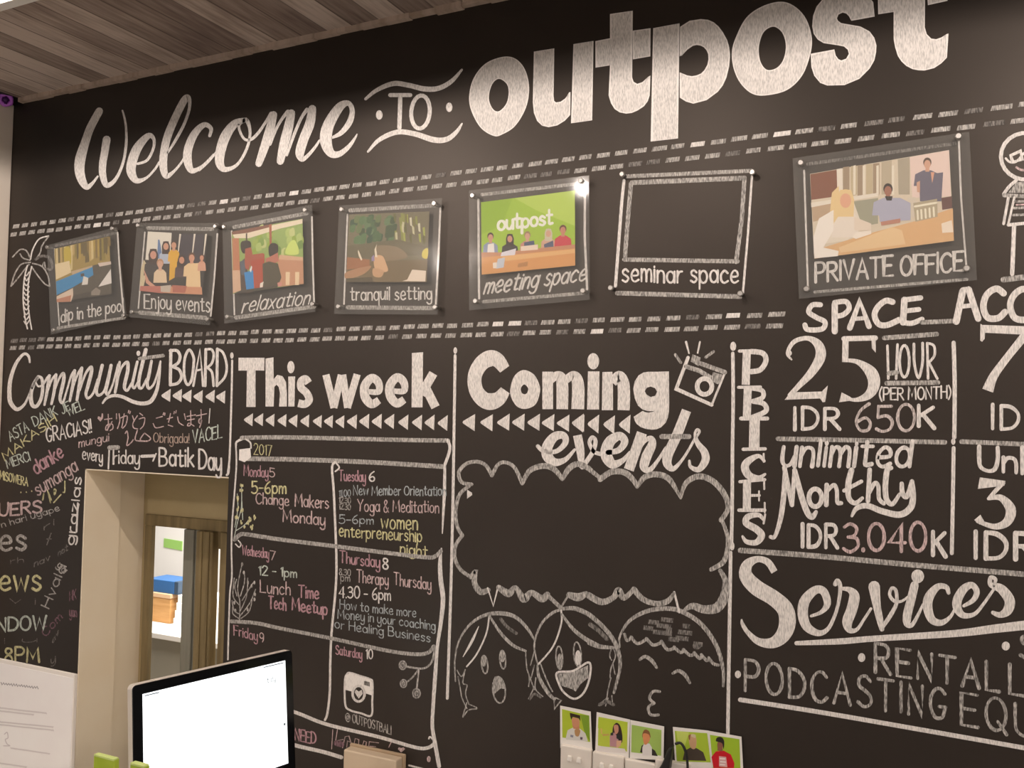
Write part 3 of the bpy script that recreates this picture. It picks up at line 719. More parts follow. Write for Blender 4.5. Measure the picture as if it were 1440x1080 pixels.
mk('bezel', *prism([mp_(u, v, 0) for u, v in rrect(.001, .001, Wm-.001, Hg, .011)], -fn*.004), mat('bezel_black', '#0b0d10', .12), mon)
bz_ = .026
sv = [mp_(u, v, .0006) for u, v in ((bz_, bz_), (Wm-bz_, bz_), (Wm-bz_, Hg-bz_), (bz_, Hg-bz_))]
scr = mk('screen', sv, [(0, 1, 2, 3)], mat('screen_white', (.93, .98, 1), .3, 0, 1.25), mon)
ink = mat('screen_ink', '#5a6a78', .5)
def marks(name, L):
    vs, fs = [], []
    for u0, v0, u1, v1 in L: vs, fs = join((vs, fs), ([mp_(u0, v0, .0011), mp_(u1, v0, .0011), mp_(u1, v1, .0011), mp_(u0, v1, .0011)], [(0, 1, 2, 3)]))
    mk(name, vs, fs, ink, scr)
marks('menu_text', [(bz_+.005+i*.0079, bz_+.004, bz_+.013+i*.0079, bz_+.0065) for i in range(5)])
marks('menu_icons', [(Wm-bz_-.075+i*.0099, bz_+.004, Wm-bz_-.065+i*.0099, bz_+.0065) for i in range(7)])
fl = Flat(0, 0, 1)
T0, T1 = Wm-bz_-.062, bz_+.05
vs, fs = [], []
for a, b_, c_, d_ in ((0, .002, .0016, .016), (-.003, .006, .005, .0075), (.0015, .0145, .006, .016), (.0075, .006, .009, .016), (.011, .006, .017, .0075), (.011, .0145, .0175, .016), (.011, .006, .0125, .016), (.016, -.001, .0175, .016), (.020, .006, .0215, .016), (.0205, .0145, .027, .016), (.0255, .006, .027, .021), (.0205, .0195, .027, .021)):
    vs, fs = join((vs, fs), ([mp_(T0+a, T1-.016+b_, .0011), mp_(T0+c_, T1-.016+b_, .0011), mp_(T0+c_, T1-.016+d_, .0011), mp_(T0+a, T1-.016+d_, .0011)], [(0, 1, 2, 3)]))
mk('title_text', vs, fs, ink, scr)
marks('scroll_mark', [(Wm-bz_-.012, .2, Wm-bz_-.006, .206)])
hip = mp_(Wm/2, Hg+Hch-.08, -.03)
hip2 = Vector((hip.x, hip.y, 0))-nrm*.03
lx = wdir*.085
mk('stand', *prism([hip-lx, hip+lx, Vector((hip2.x, hip2.y, ZT+.006))+lx, Vector((hip2.x, hip2.y, ZT+.006))-lx], -nrm*.012), alu, mon)
ftc = Vector((hip2.x, hip2.y, ZT))
mk('foot', *prism([ftc-lx-nrm*.05, ftc+lx-nrm*.05, ftc+lx+nrm*.13, ftc-lx+nrm*.13], (0, 0, .006), .002), alu, mon)

# notice panel at the lower left
YN = -.42
n1 = at(105, 947, YN)
nt_ = thing('notice_panel', 'white printed notice panel standing at the bottom left', 'notice', (n1.x-.2, YN, ZT))
ppr = noisy('notice_paper', '#f8f3f2', '#fbf8f6', (1, 1, 1), 6, .7, .3)
mk('panel', *box((n1.x-.62, YN, ZT+.012), (n1.x, YN+.012, n1.z-.004), .002), mat('panel_white', '#f0e9e2', .5), nt_)
mk('panel_foot', *box((n1.x-.64, YN-.04, ZT+.0005), (n1.x+.01, YN+.08, ZT+.012), .003), plw, nt_)
pp = mk('paper', *box((n1.x-.6, YN-.0012, ZT+.03), (n1.x-.004, YN, n1.z-.016)), ppr, nt_)
fl = Flat(0, 810, 4, -YN+.0016, 2e-6); fl.use(mat('print_grey', '#b3adae', .7))
def scrib(x0, y0, x1, y1, h, w):
    n = max(4, int((x1-x0)/(h*.55))); P = []
    for i in range(n+1):
        x = x0+(x1-x0)*i/n; y = y0+(y1-y0)*i/n; P.append((x, y+(h/2 if i % 2 else -h/2)*random.uniform(.5, 1.1), w))
    fl.stroke(P, w)
scrib(5, 604, 215, 629, 13, 5); fl.use(mat('print_pale', '#d8d0d0', .7))
for a in ((-60, 735, 262, 772), (-60, 752, 190, 781), (-60, 815, 300, 850), (-60, 830, 302, 868), (60, 968, 280, 1000), (-60, 1045, 150, 1075)): scrib(*a, 9, 4)
fl.c('25,890 40,880 45,910 30,920 40,945 55,955 20,955', 5)
fl.build('printed_text', pp)

# lime green cards
lime = noisy('lime_card', '#a9c232', '#b7cc48', (1, 1, 1), 8, .6, .3); limet = mat('lime_edge', '#cfe08a', .6)
for (xa, ya_, xb, yb, YG, lab) in ((132, 1062, 161, 1070, -.9, 'lime green card in a white holder left of the monitor'), (183, 1074, 203, 1083, -1.0, 'lime green card before the lower left monitor corner')):
    a, b_ = at(xa, ya_, YG), at(xb, yb, YG)
    cd = thing('leaflet', lab, 'card', ((a.x+b_.x)/2, YG, ZT), 'lime green cards on the counter')
    mk('card', *box((a.x, YG, a.z-.11), (b_.x, YG+.014, a.z), .0015), lime, cd)
    mk('holder', *box((a.x-.012, YG-.008, ZT), (b_.x+.012, YG+.05, a.z-.11), .004), plw, cd)
    mk('top_edge', *box((a.x+.001, YG-.001, a.z-.002), (b_.x-.001, YG+.013, a.z+.003), .001), limet, cd)

# ---------------------------------------------------------------- chalk on the wall
def K(fr, m=None): f = Flat(*fr); f.use(m or CW); return f
def done(f, name, label): return f.build(name, wall, label)
HL, NL, CP, FR, BD, DW = 'chalk_heading', 'chalk_note', 'chalk_caption', 'chalk_frame', 'chalk_border', 'chalk_drawing'

# top line
k = K((90, 120, 6.752))
k.c('335,245,72 252,400,76 205,530,80 157,690,98 147,800,95 170,900,80 215,965,55 265,935,32 320,865,18')
k.c('405,515,75 385,640,72 367,750,70 368,850,66 400,945,52 460,925,40 515,850,30 565,720,26 590,560,26 590,420,22 577,320,20 555,240,16')
k.c('700,745,24 790,710,26 848,600,26 852,510,32 800,480,56 700,590,85 645,730,92 640,830,85 690,905,55 780,880,26 860,800,22 905,730,22')
k.c('985,640,18 1060,520,28 1140,370,28 1188,230,28 1190,130,36 1150,130,66 1060,300,72 985,480,75 952,620,75 942,760,75 970,860,55 1040,820,28 1110,740,22 1140,690,20')
k.c('1383,480,28 1395,410,38 1330,375,50 1240,460,72 1180,600,80 1175,720,80 1215,810,55 1310,770,28 1420,660,22')
k.fr(280, 120, 6); k.c('0,715,22 70,650,24 145,565,18')
k.c('395,290,36 300,325,66 222,430,85 180,560,82 175,660,72 220,710,45 320,670,26 400,540,24 430,400,24 400,295,36 340,330,24 345,390,22 385,455,22 440,455,26 500,400,26 565,305,24 610,240,38')
k.c('628,248,62 590,400,78 545,540,72 503,660,58'); k.c('600,500,20 650,370,24 705,275,26 750,222,36'); k.c('778,235,66 750,370,80 715,500,78 685,640,62')
k.c('740,590,20 800,420,26 860,280,26 910,205,34'); k.c('955,198,66 935,320,80 880,460,80 850,570,76 870,625,40 920,590,30 980,520,24 1015,465,18')
k.c('1125,440,22 1200,400,40 1270,310,50 1292,210,42 1255,150,44 1180,190,75 1090,340,95 1070,470,100 1110,570,70 1180,580,50 1260,520,36 1315,445,20 1332,412,10')
done(k, HL, 'thick brushed script word Welcome in white chalk')
k = K((500, 80, 6))
k.c('85,355,24 180,280,34 320,225,42 450,240,42 580,270,44 700,265,42 810,205,36 897,108,18'); k.c('105,800,18 200,700,36 350,635,42 500,650,44 660,700,48 770,695,44 850,635,34 898,563,14')
k.l('292,322 462,322', 34); k.l('378,322 370,598', 36); k.ring(548, 465, 78, 140, 34, .08); k.e(200, 490, 28, 40); k.e(790, 425, 27, 40)
done(k, HL, 'small word TO between two chalk swashes')
k = K((650, 40, 6.747)); OL = (10, CD)
k.f('380,275 500,290 590,390 630,560 600,750 500,920 380,1000 300,1015 180,940 95,790 70,650 110,480 220,340|360,475 430,530 445,620 420,720 350,790 290,770 250,680 260,580 300,500', True, OL)
k.f('685,222 866,192 862,640 868,690 890,708 935,700 980,668 1020,605 1020,820 970,872 900,915 820,932 760,918 715,875 685,800 675,700', False, OL)
k.f('1060,150 1238,120 1228,870 1040,898', False, OL)
k.fr(830, 0, 5.143)
k.f('148,105 300,80 298,560 310,595 340,612 380,598 428,550 425,690 412,730 385,765 340,795 300,812 260,817 215,808 180,785 155,745 138,690 148,470 45,485 42,300 150,280', False, OL)
k.f('312,225 430,208 430,405 315,425', False, OL); k.f('460,205 638,170 630,1000 445,1022', False, OL)
k.f('655,195 720,155 800,143 850,148 890,165 925,195 955,235 985,290 1000,340 1007,400 1000,480 980,560 955,615 920,660 840,720 745,745 695,730 655,705 652,525 700,550 735,556 770,550 805,535 830,510 852,470 860,430 858,390 845,360 825,338 800,325 770,320 740,327 700,355 655,405', False, OL)
k.fr(1010, 0, 6.261)
k.f('550,20 670,60 770,170 820,340 800,500 730,670 600,790 420,835 300,820 200,730 140,600 125,460 160,330 250,160 390,60|500,232 570,290 600,400 580,520 520,600 430,620 370,550 352,430 380,310 430,250', True, OL)
k.f('1372,140 1172,178 1155,140 1130,115 1095,105 1055,125 1040,160 1050,185 1080,208 1160,222 1250,238 1330,280 1370,335 1388,400 1385,460 1370,530 1330,600 1240,690 1110,745 960,748 900,725 850,665 825,590 820,480 1022,440 1030,490 1055,525 1085,538 1130,520 1155,475 1145,435 1110,405 1050,393 930,375 880,345 845,295 832,230 840,140 870,60 920,0 1000,-60 1150,-90 1290,-60 1360,20', False, OL)
k.fr(1200, 0, 6)
k.f('350,-160 600,-170 598,230 615,290 655,330 700,336 745,320 795,285 785,485 740,530 680,570 600,590 550,588 500,578 450,552 410,515 380,470 358,400 345,330 345,98 215,115 212,-25 350,-45', False, OL); k.f('625,-90 795,-115 790,2 632,38', False, OL)
done(k, HL, 'huge lowercase block lettering filling the top right of the wall')

# dashed borders
for n_row, (a, b_, lab) in enumerate((((16, 319), (1470, 143), 'upper dashed chalk line above the photos'), ((13, 330), (1470, 165.5), 'second dashed chalk line above the photos'),
                    ((12, 479), (1106, 441.5), 'upper dashed chalk line under the photos'), ((11, 489), (1106, 458), 'lower dashed chalk line under the photos'))):
    k = K((0, 0, 1)); x = a[0]+random.uniform(0, 4); sl = (b_[1]-a[1])/(b_[0]-a[0])
    while x < b_[0]:
        pit = 12.6+max(0, x/1440)**1.4*27; d = pit*random.uniform(.66, .8); y = a[1]+sl*(x-a[0]); th = 5.6+1.6*x/1440
        k.use(random.choice([CG, CG, CG, CF, CW if random.random() < .12 else CG])); q = d*.04
        d2 = min(d, b_[0]-x); j = random.uniform(-.6, .6)
        k.f(f'{x+q+1.2},{y-th/2+j} {x+d2+1.2},{y+sl*d2-th/2+j} {x+d2},{y+sl*d2+th/2+j} {x},{y+th/2+j}'); x += pit
    done(k, BD, lab)

# chalk polaroid frames
def fr4(fr, lines, lab):
    k = K(fr)
    for m, t, w_ in lines: k.use(m).l(t, w_)
    done(k, FR, lab)
fr4((60, 300, 6), [(CF, '110,272 300,236 620,165', 22), (CW, '100,300 128,760 140,945', 10), (CW, '632,160 645,400 670,700 688,885', 13), (CG, '130,967 400,925 690,882', 24)], 'chalk frame around the pool photo')
fr4((180, 300, 6.75), [(CG, '190,140 800,150', 36), (CW, '160,180 98,900', 13), (CW, '848,195 820,600 785,975', 16), (CG, '115,942 735,992', 40)], 'chalk frame around the events photo')
fr4((300, 280, 6), [(CG, '175,236 790,120', 32), (CW, '155,270 178,975', 13), (CW, '832,150 838,500 850,890', 14), (CG, '190,1000 850,907', 34)], 'chalk frame around the relaxation photo')
fr4((460, 270, 5.683), [(CG, '185,147 860,107', 32), (CW, '163,180 148,550 135,895', 13), (CW, '905,130 890,500 868,900', 15), (CG, '165,922 840,928', 34)], 'chalk frame around the cow photo')
fr4((650, 240, 5.4), [(CG, '150,182 890,98', 26), (CW, '122,220 128,970', 17), (CW, '932,160 930,500 948,900', 17), (CG, '160,995 920,930', 26)], 'chalk frame around the meeting photo')
fr4((850, 225, 5.022), [(CG, '150,116 1040,76', 28), (CW, '138,145 122,300 78,890', 22), (CW, '1043,95 1015,500 978,940', 16), (CG, '90,940 960,965', 32), (CG, '195,160 980,128', 34), (CG, '188,165 160,480 145,700', 30), (CG, '990,125 970,420 930,720', 30), (CG, '140,703 940,716', 30)], 'empty double chalk frame without a photo')
fr4((1100, 170, 4.155), [(CF, '150,252 1010,132', 20), (CW, '128,290 150,970', 11), (CW, '1032,110 1045,450 1078,880', 11), (CG, '190,1000 1080,925', 17)], 'chalk frame around the office photo')
def cap(txt, p0, p1, h, w_, lab, m=CW, **kw):
    k = K((0, 0, 1), m); k.t(txt, p0, p1, h, w_, **kw); return done(k, CP, lab)
cap('dip in the pool', (86, 453), (173, 437), 18, 2.3, 'small caption dip in the pool')
cap('Enjoy events', (203, 433), (295, 439), 19, 2.4, 'small caption Enjoy events', xh=1.15)
cap('relaxation', (340, 440), (434, 427), 21, 2.5, 'slanted caption relaxation', slant=.28, xh=1.1)
cap('tranquil setting', (493, 422), (607, 421), 19, 2.4, 'small caption tranquil setting')
cap('meeting space', (680, 414), (822, 394), 24, 2.8, 'slanted caption meeting space', slant=.3, xh=1.1)
cap('seminar space', (875, 396), (1038, 398), 23, 3.6, 'bold caption seminar space', xh=1.2)
cap('PRIVATE OFFICE', (1147, 396), (1354, 381), 27, 4, 'capital caption PRIVATE OFFICE')

# palm tree
k = K((0, 320, 6.745), CG)
for t in ('290,300 310,210 370,110 460,80', '460,85 400,170 380,240 340,300', '285,290 250,220 190,210 120,280', '285,310 220,290 190,250', '290,330 200,350 140,440 105,555', '105,555 170,480 240,390 275,350', '310,340 400,370 455,460 470,550', '470,555 420,530 340,430 300,370', '430,380 420,330 400,370', '260,360 230,490 220,680 235,840 260,960', '300,370 270,520 265,700 280,850 300,965'): k.use(CW if '960' in t or '965' in t or ',80' in t else CG).c(t, 13)
k.use(CF).c('340,300 400,270 470,290 500,370', 26); k.c('440,390 480,400 500,370', 20)
k.use(CW)
for y in range(430, 900, 46): k.c(f'{238-(y>500)*10},{y} {250},{y+28} {276},{y-8}', 11)
done(k, DW, 'chalk palm tree at the left end')

# bar stool like figure at the right end
k = K((1360, 170, 4.32))
k.ring(355, 215, 150, 142, 24); k.c('235,228 260,250 300,246 345,195', 14); k.f('255,205 330,170 345,240 268,258|275,215 320,195 325,228 285,240'); k.use(CPL).c('300,282 330,298 380,300', 14); k.use(CW)
k.c('300,360 255,400 222,445', 20); k.use(CG).l('225,452 380,460', 24); k.f('300,372 420,372 420,440 250,436'); k.use(CW).l('250,470 222,625', 17); k.l('287,465 250,628', 14)
k.use(CG)
for a, b_ in (('290,490', '420,485'), ('284,530', '420,525'), ('278,572', '420,568')): k.l(a+' '+b_, 15)
k.use(CPL).l('300,510 420,505', 10); k.use(CW).l('250,632 420,615', 20); k.l('286,630 274,930', 26); k.use(CG).l('220,965 420,940', 34)
done(k, DW, 'chalk figure with round head and glasses at the right edge')

# community board
k = K((0, 480, 8))
k.c('335,235,22 320,165,30 265,145,32 180,250,38 120,420,44 105,580,48 120,690,50 190,765,42 270,715,30 320,620,24 370,500,28 430,400,34 385,470,38 348,590,44 360,710,46 410,730,40 460,650,38 480,530,36 470,420,34 430,395,30')
k.c('405,465,18 430,505,22 480,490,24 535,405,26 560,385,28'); k.c('555,385,34 530,560,36 500,715,26'); k.c('525,600,18 580,440,24 630,375,30'); k.c('630,375,34 610,560,36 578,705,28')
k.c('600,600,18 660,430,24 710,360,34 718,430,40 690,560,40 675,650,34 705,690,28 750,560,22 800,390,24 840,330,30'); k.c('840,330,36 818,500,38 785,670,28'); k.c('810,560,18 870,380,24 920,300,34'); k.c('920,300,36 895,480,40 865,660,32')
k.c('900,550,18 960,370,26 1022,290,36 1028,350,40 990,500,40 967,590,34 990,640,30 1050,580,26 1100,430,28'); k.c('1150,270,38 1110,440,36 1085,560,34 1110,608,32 1170,560,26 1210,430,28 1250,270,36'); k.c('1250,270,36 1215,450,36 1192,560,34 1215,595,30 1270,480,22 1330,260,26')
k.fr(150, 480, 8)
k.c('145,235,30 125,400,36 95,575,30'); k.c('110,480,20 165,300,26 232,235,36 237,330,40 205,470,40 202,530,34 235,550,30 280,470,24'); k.c('345,230,30 310,380,34 290,490,32 312,525,28 350,460,22'); k.e(357, 135, 22, 30)
k.c('440,95,44 400,260,40 365,420,38 365,515,34 400,520,28 450,420,22'); k.use(CG).l('370,195 635,160', 40); k.use(CW)
k.c('505,220,30 475,380,38 455,470,36 477,530,32 530,480,26 575,350,22 605,230,24'); k.c('605,225,22 588,420,32 560,560,40 500,670,46 410,700,44 300,680,42 180,625,38 80,610,36 0,640,30 -45,695,22')
done(k, HL, 'script word Community')
k = K((150, 480, 8))
k.l('722,100 716,490', 36); k.c('715,105 790,105 825,165 805,240 740,285', 34); k.c('740,285 815,320 842,400 800,470 715,490', 34)
k.cc('930,95 978,180 975,300 955,430 915,490 880,430 870,300 885,170', 30); k.l('975,500 1050,95 1085,500', 28, ); k.l('1005,330 1070,315', 22)
k.l('1115,90 1108,500', 32); k.c('1115,92 1180,92 1205,160 1180,250 1130,295', 28); k.c('1130,295 1185,350 1202,500', 28); k.l('1245,85 1240,500', 32); k.c('1245,85 1310,130 1350,270 1330,400 1240,500', 28)
done(k, HL, 'tall capital word BOARD')
def arrows(fr, L, lab, k=None):
    k = k or K(fr)
    for x, y, w_, h in L:
        j = random.uniform(-5, 5); k.f(f'{x},{y} {x+8},{y-14} {x+w_},{y-h+j} {x+w_-6},{y+h+j} {x+8},{y+14}')
    return k
k = arrows((150, 480, 8), [(x, y, 105, 74) for x, y in ((615, 612), (742, 612), (850, 618), (976, 622), (1112, 622), (1230, 625))], '')
done(k, BD, 'row of small chalk triangles under BOARD')
k = K((0, 0, 1), CGR); k.t('ASTA', (15, 621), (41, 605), 14, 1.9, rot=(-.35, -.94)); done(k, NL, 'slanted pale green note')
k = K((0, 0, 1), CGR); k.t('DANK', (49, 600), (81, 583), 14, 1.9, rot=(-.35, -.94)); k.t('JE', (88, 582), (99, 576), 13, 1.9, rot=(-.3, -.95)); k.t('WEL', (97, 586), (119, 575), 14, 1.9, rot=(-.3, -.95)); done(k, NL, 'slanted pale green thanks')
k = K((0, 0, 1), CY); k.t('MAKASIH', (7, 648), (80, 592), 11, 2, rot=(-.45, -.89)); done(k, NL, 'slanted yellow thanks')
k = K((0, 0, 1), CW); k.t('GRACIAS!!', (66, 622), (129, 608), 19, 2.5, rot=(-.1, -1)); done(k, NL, 'white note GRACIAS')
k = K((0, 0, 1), CGR); k.t('MERCI', (11, 659), (43, 647), 13, 2, rot=(-.3, -.95)); done(k, NL, 'pale green note MERCI')
k = K((0, 0, 1), CPK); k.t('danke', (51, 667), (90, 642), 19, 3, rot=(-.4, -.92), xh=1.1); done(k, NL, 'pink note danke')
k = K((0, 0, 1), CY); k.t('MISOWERA', (0, 674), (39, 684), 12, 1.8); k.t('...', (29, 693), (45, 691), 12, 2); done(k, NL, 'yellow note at the left edge')
k = K((0, 0, 1), CPL); k.t('sumanga', (53, 697), (110, 661), 18, 2.4, rot=(-.4, -.92), xh=1.1); done(k, NL, 'pale pink slanted note')
k = K((0, 670, 9), CY)
for t in ('540,300 555,210 545,295', '600,170 640,340 610,200 650,300', '680,180 690,230 710,180 690,160 680,190', '770,230 700,310 680,330', '820,60 820,190 800,200'): k.c(t, 16)
done(k, NL, 'short yellow scribble by the door')
k = K((0, 0, 1), CW); k.t('grazias', (104, 766), (115, 672), 11, 2.6, rot=(-1, -.1), xh=1.2); k.fr(0, 670, 9).l('985,340 968,700', 24); done(k, NL, 'vertical white note beside the doorway')
k = K((0, 0, 1), CPL); k.t('UERS', (-1, 726), (58, 721), 17, 3.8); done(k, NL, 'pale pink capital note at the left edge')
k = K((0, 0, 1), CG); k.t('n hari ugape', (3, 742), (84, 718), 9, 1.5, rot=(-.3, -.95)); done(k, NL, 'tiny white slanted note')
k = K((0, 0, 1), CG); k.t('es', (0, 773), (36, 774), 27, 4.2, xh=1.2); done(k, NL, 'large grey letters es at the left edge')
k = K((0, 0, 1), CY); k.t('ews', (0, 830), (57, 830), 27, 3.8, xh=1.2); done(k, NL, 'large yellow letters ews at the left edge')
k = K((0, 0, 1), CGR); k.t('NDOW', (-4, 888), (65, 886), 19, 3.6); done(k, NL, 'pale green capitals NDOW at the left edge')
k = K((0, 0, 1), CY); k.t('.8PM', (2, 931), (55, 931), 20, 3.6); done(k, NL, 'yellow note 8PM')
k = K((0, 0, 1), CG); k.t('Hvala', (69, 856), (93, 797), 12, 2.2, rot=(-.9, -.42), xh=1.1); k.t('ya', (80, 796), (90, 806), 10, 2, rot=(.7, -.7)); done(k, NL, 'steep grey note')
k = K((0, 0, 1), CPD); k.t('Com', (64, 896), (88, 869), 11, 2, rot=(-.6, -.8)); k.t('NK', (98, 846), (107, 842), 14, 1.6); k.t('yan', (98, 866), (108, 868), 14, 1.8); k.use(CF); k.t('av', (74, 905), (82, 892), 9, 1.8); k.t('y', (72, 934), (78, 930), 11, 1.8); k.t('nav', (48, 797), (70, 788), 9, 1.8); k.t('not', (82, 782), (95, 774), 9, 1.8); k.t('ri', (62, 745), (76, 738), 9, 1.5); k.t('x', (66, 766), (72, 758), 13, 2); k.t('rh', (15, 793), (33, 791), 8, 1.4); k.t('v i', (14, 848), (50, 850), 10, 1.4); k.t('i u', (6, 905), (52, 903), 8, 1.6)
done(k, NL, 'rubbed out scribbles beside the doorway')
k = K((120, 560, 6.857), CPL)
k.f('145,225 118,195 122,175 140,178 150,190 160,145 172,150 170,195'); k.use(CPL)
for t in ('185,205 255,195', '220,155 222,240 215,310', '258,225 212,300 195,300 208,260 258,250 266,290 238,312', '300,150 300,200', '325,150 332,220 310,292', '340,190 402,172 392,250 360,290', '375,150 352,282', '420,118 414,140', '434,126 428,148', '455,170 472,222', '502,168 460,240 466,285 505,295', '525,145 552,166', '520,200 572,190 562,260 530,297',
          '685,192 742,176', '655,245 680,285 752,272', '756,140 750,160', '768,144 764,164', '790,200 842,184', '822,148 802,232', '800,258 842,272', '858,130 854,150', '876,120 872,142', '890,180 902,232 945,262', '955,150 966,202', '980,176 1062,160', '985,212 1052,200', '1015,120 1016,250 985,265 1000,240 1048,268', '1070,170 1168,150', '1115,110 1116,230 1095,236 1100,200 1122,215 1102,282'): k.c(t, 10)
k.use(CW).l('1202,100 1192,240', 9)
done(k, NL, 'pale pink Japanese thank you line')
k = K((120, 560, 6.857), CPL)
for t in ('385,340 402,318 412,380 400,455 440,430 462,400', '502,308 480,395 520,412 600,415', '570,335 628,385 600,412 530,402 570,335'): k.c(t, 11)
done(k, NL, 'pale pink scribbled sign')
k = K((0, 0, 1), COR); k.t('Obrigada!', (216, 622), (266, 623), 13, 1.6, xh=1.1); done(k, NL, 'peach note Obrigada')
k = K((0, 0, 1), CGR); k.t('VACEL', (271, 624), (312, 615), 18, 2.2); done(k, NL, 'pale green note by the divider')
k = K((0, 0, 1), CPL); k.t('mungui', (111, 629), (153, 620), 12, 1.7); done(k, NL, 'small pale pink note')
k = K((0, 0, 1)); k.t('every', (116, 646), (144, 650), 14, 2.2, xh=1.2); k.fr(120, 560, 6.857); k.l('232,468 222,680', 16); k.use(CG).l('235,478 312,475', 46); k.use(CW).l('272,500 268,635', 15)
k.fr(0, 0, 1); k.t('riday', (160, 652), (196, 652), 20, 2.4); k.fr(120, 560, 6.857).l('545,560 665,555', 30); k.l('682,535 652,605', 15); k.fr(0, 0, 1); k.t('Batik', (224, 655), (272, 656), 26, 2.8); k.t('Day', (280, 660), (311, 661), 28, 2.8)
done(k, NL, 'white line every Friday Batik Day above the doorway')

# this week
k = K((325, 485, 8.306))
k.f('86,150 390,150 388,300 285,298 285,725 178,725 185,300 85,300'); k.f('402,160 495,145 497,400 540,350 600,365 640,430 652,560 650,720 560,720 570,560 555,490 530,465 505,490 497,720 402,720')
k.f('668,370 748,368 740,720 668,720'); k.e(698, 260, 42, 72); k.stroke(spline([(905, 445, 90), (868, 398, 88), (820, 425, 88), (818, 500, 88), (880, 560, 88), (912, 640, 88), (860, 692, 88), (785, 680, 92)]), 88, False, False)
k.fr(480, 485, 8.306)
for a in ('-180,348 -85,735', '-88,735 0,350', '15,348 75,735', '70,735 185,343'): k.b(a, 84)
def ee(x, y): k.stroke(spline([(300+x, 545+y, 60), (435+x, 545+y, 72), (432+x, 440+y, 92), (355+x, 388+y, 98), (275+x, 480+y, 104), (280+x, 610+y, 104), (355+x, 690+y, 100), (440+x, 645+y, 84)]), 90, False, False)
ee(0, 0); ee(295, -8)
k.f('825,95 955,85 948,730 820,730'); k.b('930,580 1075,332', 104); k.b('985,500 1100,728', 104)
done(k, HL, 'bold words This week')
k = arrows((325, 485, 8.306), [(x, y, 105, 76) for x, y in ((150, 875), (270, 875), (402, 880), (542, 885), (670, 885), (808, 890), (955, 892), (1085, 893), (1218, 896))], '')
k.fr(480, 485, 8.306)
k = arrows(None, [(x, y, 118, 86+i) for i, (x, y) in enumerate(((65, 895), (208, 893), (355, 895), (500, 893), (665, 905), (825, 906), (972, 908), (1125, 914)))], '', k)
done(k, BD, 'row of chalk triangles under This week')
k = K((0, 0, 1)); k.e(326, 500, 2.4, 4.5); k.c('326.5,507 325.5,560 323,640 320.5,664', 2.8); k.c('322,655 321,665 319,668', 3.2); done(k, BD, 'thin chalk divider left of This week')
k = K((0, 0, 1)); k.e(640.3, 493, 2.6, 4.6); k.c('640,500 639.5,540 638.5,600 637,700 634,830 631,920 629,982', 4); done(k, BD, 'chalk divider between This week and Coming events')
k = K((0, 0, 1)); k.e(1031, 487, 4.2, 6.5); k.c('1030.5,497 1031,560 1030,640 1029.5,720 1028.5,765', 5); k.e(1029.5, 768, 3.4, 6); k.c('1027.5,777 1026.5,840 1025.5,900 1024.5,960 1023.5,1032', 5); done(k, BD, 'chalk divider left of the prices')

# calendar
k = K((320, 540, 4))
k.c('48,345,10 52,325,12 90,305,16', 14); k.use(CG).c('80,303 300,300 700,308 1000,315 1240,318', 24); k.use(CW); k.c('1238,316 1250,350 1245,390 1222,455', 17); k.use(CG).c('110,420 400,425 800,440 1215,465', 26); k.use(CD)
k.f('66,368 128,360 132,412 96,440 64,428'); k.use(CW).c('105,312 128,330 132,360', 9)
k.c('46,335 50,450 40,600 26,780 22,930 24,1080 13,1180 6,1380 2,1550', 9)
k.c('605,440 588,470 597,600 606,800 612,960 612,1080 604,1200 585,1400 578,1560 575,1730 562,1850 548,1890', 13); k.c('608,442 628,470 606,492', 9)
k.c('1222,455,14 1220,600,18 1214,720,14 1208,840,6'); k.c('1203,925,8 1195,1010,22 1200,1110,26 1212,1210,26 1200,1340,22 1180,1480,18 1168,1640,22 1158,1790,20 1152,1920,20 1165,2010,22 1190,2150,22')
k.use(CG); k.c('40,875 70,848 110,846 300,875 600,912 900,950 1120,975 1170,968 1200,940', 23); k.c('20,1335 160,1345 300,1375 580,1430 900,1500 1060,1520 1130,1510 1160,1475', 21)
k.use(CW).c('60,880 75,900 65,918 45,900', 7)
k.c('200,1790 390,1850 560,1915 850,1985 1060,2045 1130,2045 1165,2020', 20); k.c('1165,2010 1140,1985 1132,1995', 9)
k.c('300,2010 410,2040 540,2070 640,2100', 22); k.c('1020,2145 1100,2165 1180,2185', 10)
done(k, FR, 'hand drawn chalk calendar grid')
def note(txt, p0, p1, h, w_, m, lab, **kw):
    if txt.isupper() and h > 25: kw.setdefault('sp', .26)
    k = K((0, 0, 1), m); k.t(txt, p0, p1, h, w_, **kw); return done(k, NL, lab)
note('2017', (357, 639), (382, 641), 15, 1.5, CY, 'pale yellow year 2017')
note('Monday', (343, 669), (377, 671), 15, 1.7, CPK, 'pink day name Monday in the first box'); note('5', (379, 670), (386, 671), 13, 1.7, CPL, 'date 5')
note('5-6pm', (354, 694), (402, 694), 17, 2.5, CY, 'yellow hours in the Monday box')
note('Change', (360, 708), (406, 711), 15, 2, CPL, 'pale pink word Change'); note('Makers', (415, 712), (462, 715), 17, 2.2, CPL, 'pale pink word Makers'); note('Monday', (398, 734), (457, 738), 17, 2.3, CPL, 'pale pink word Monday below Makers')
note('Tuesday', (477, 676), (514, 677), 15, 1.9, CPK, 'pink day name Tuesday'); note('6', (519, 677), (527, 677), 14, 2.4, CW, 'date 6')
note('11.00', (477, 698), (493, 698), 9, 1.4, CBL, 'tiny hour before New Member'); note('New Member Orientation', (497, 696), (627, 697), 13, 1.8, CBL, 'pale line New Member Orientation', xh=1.1)
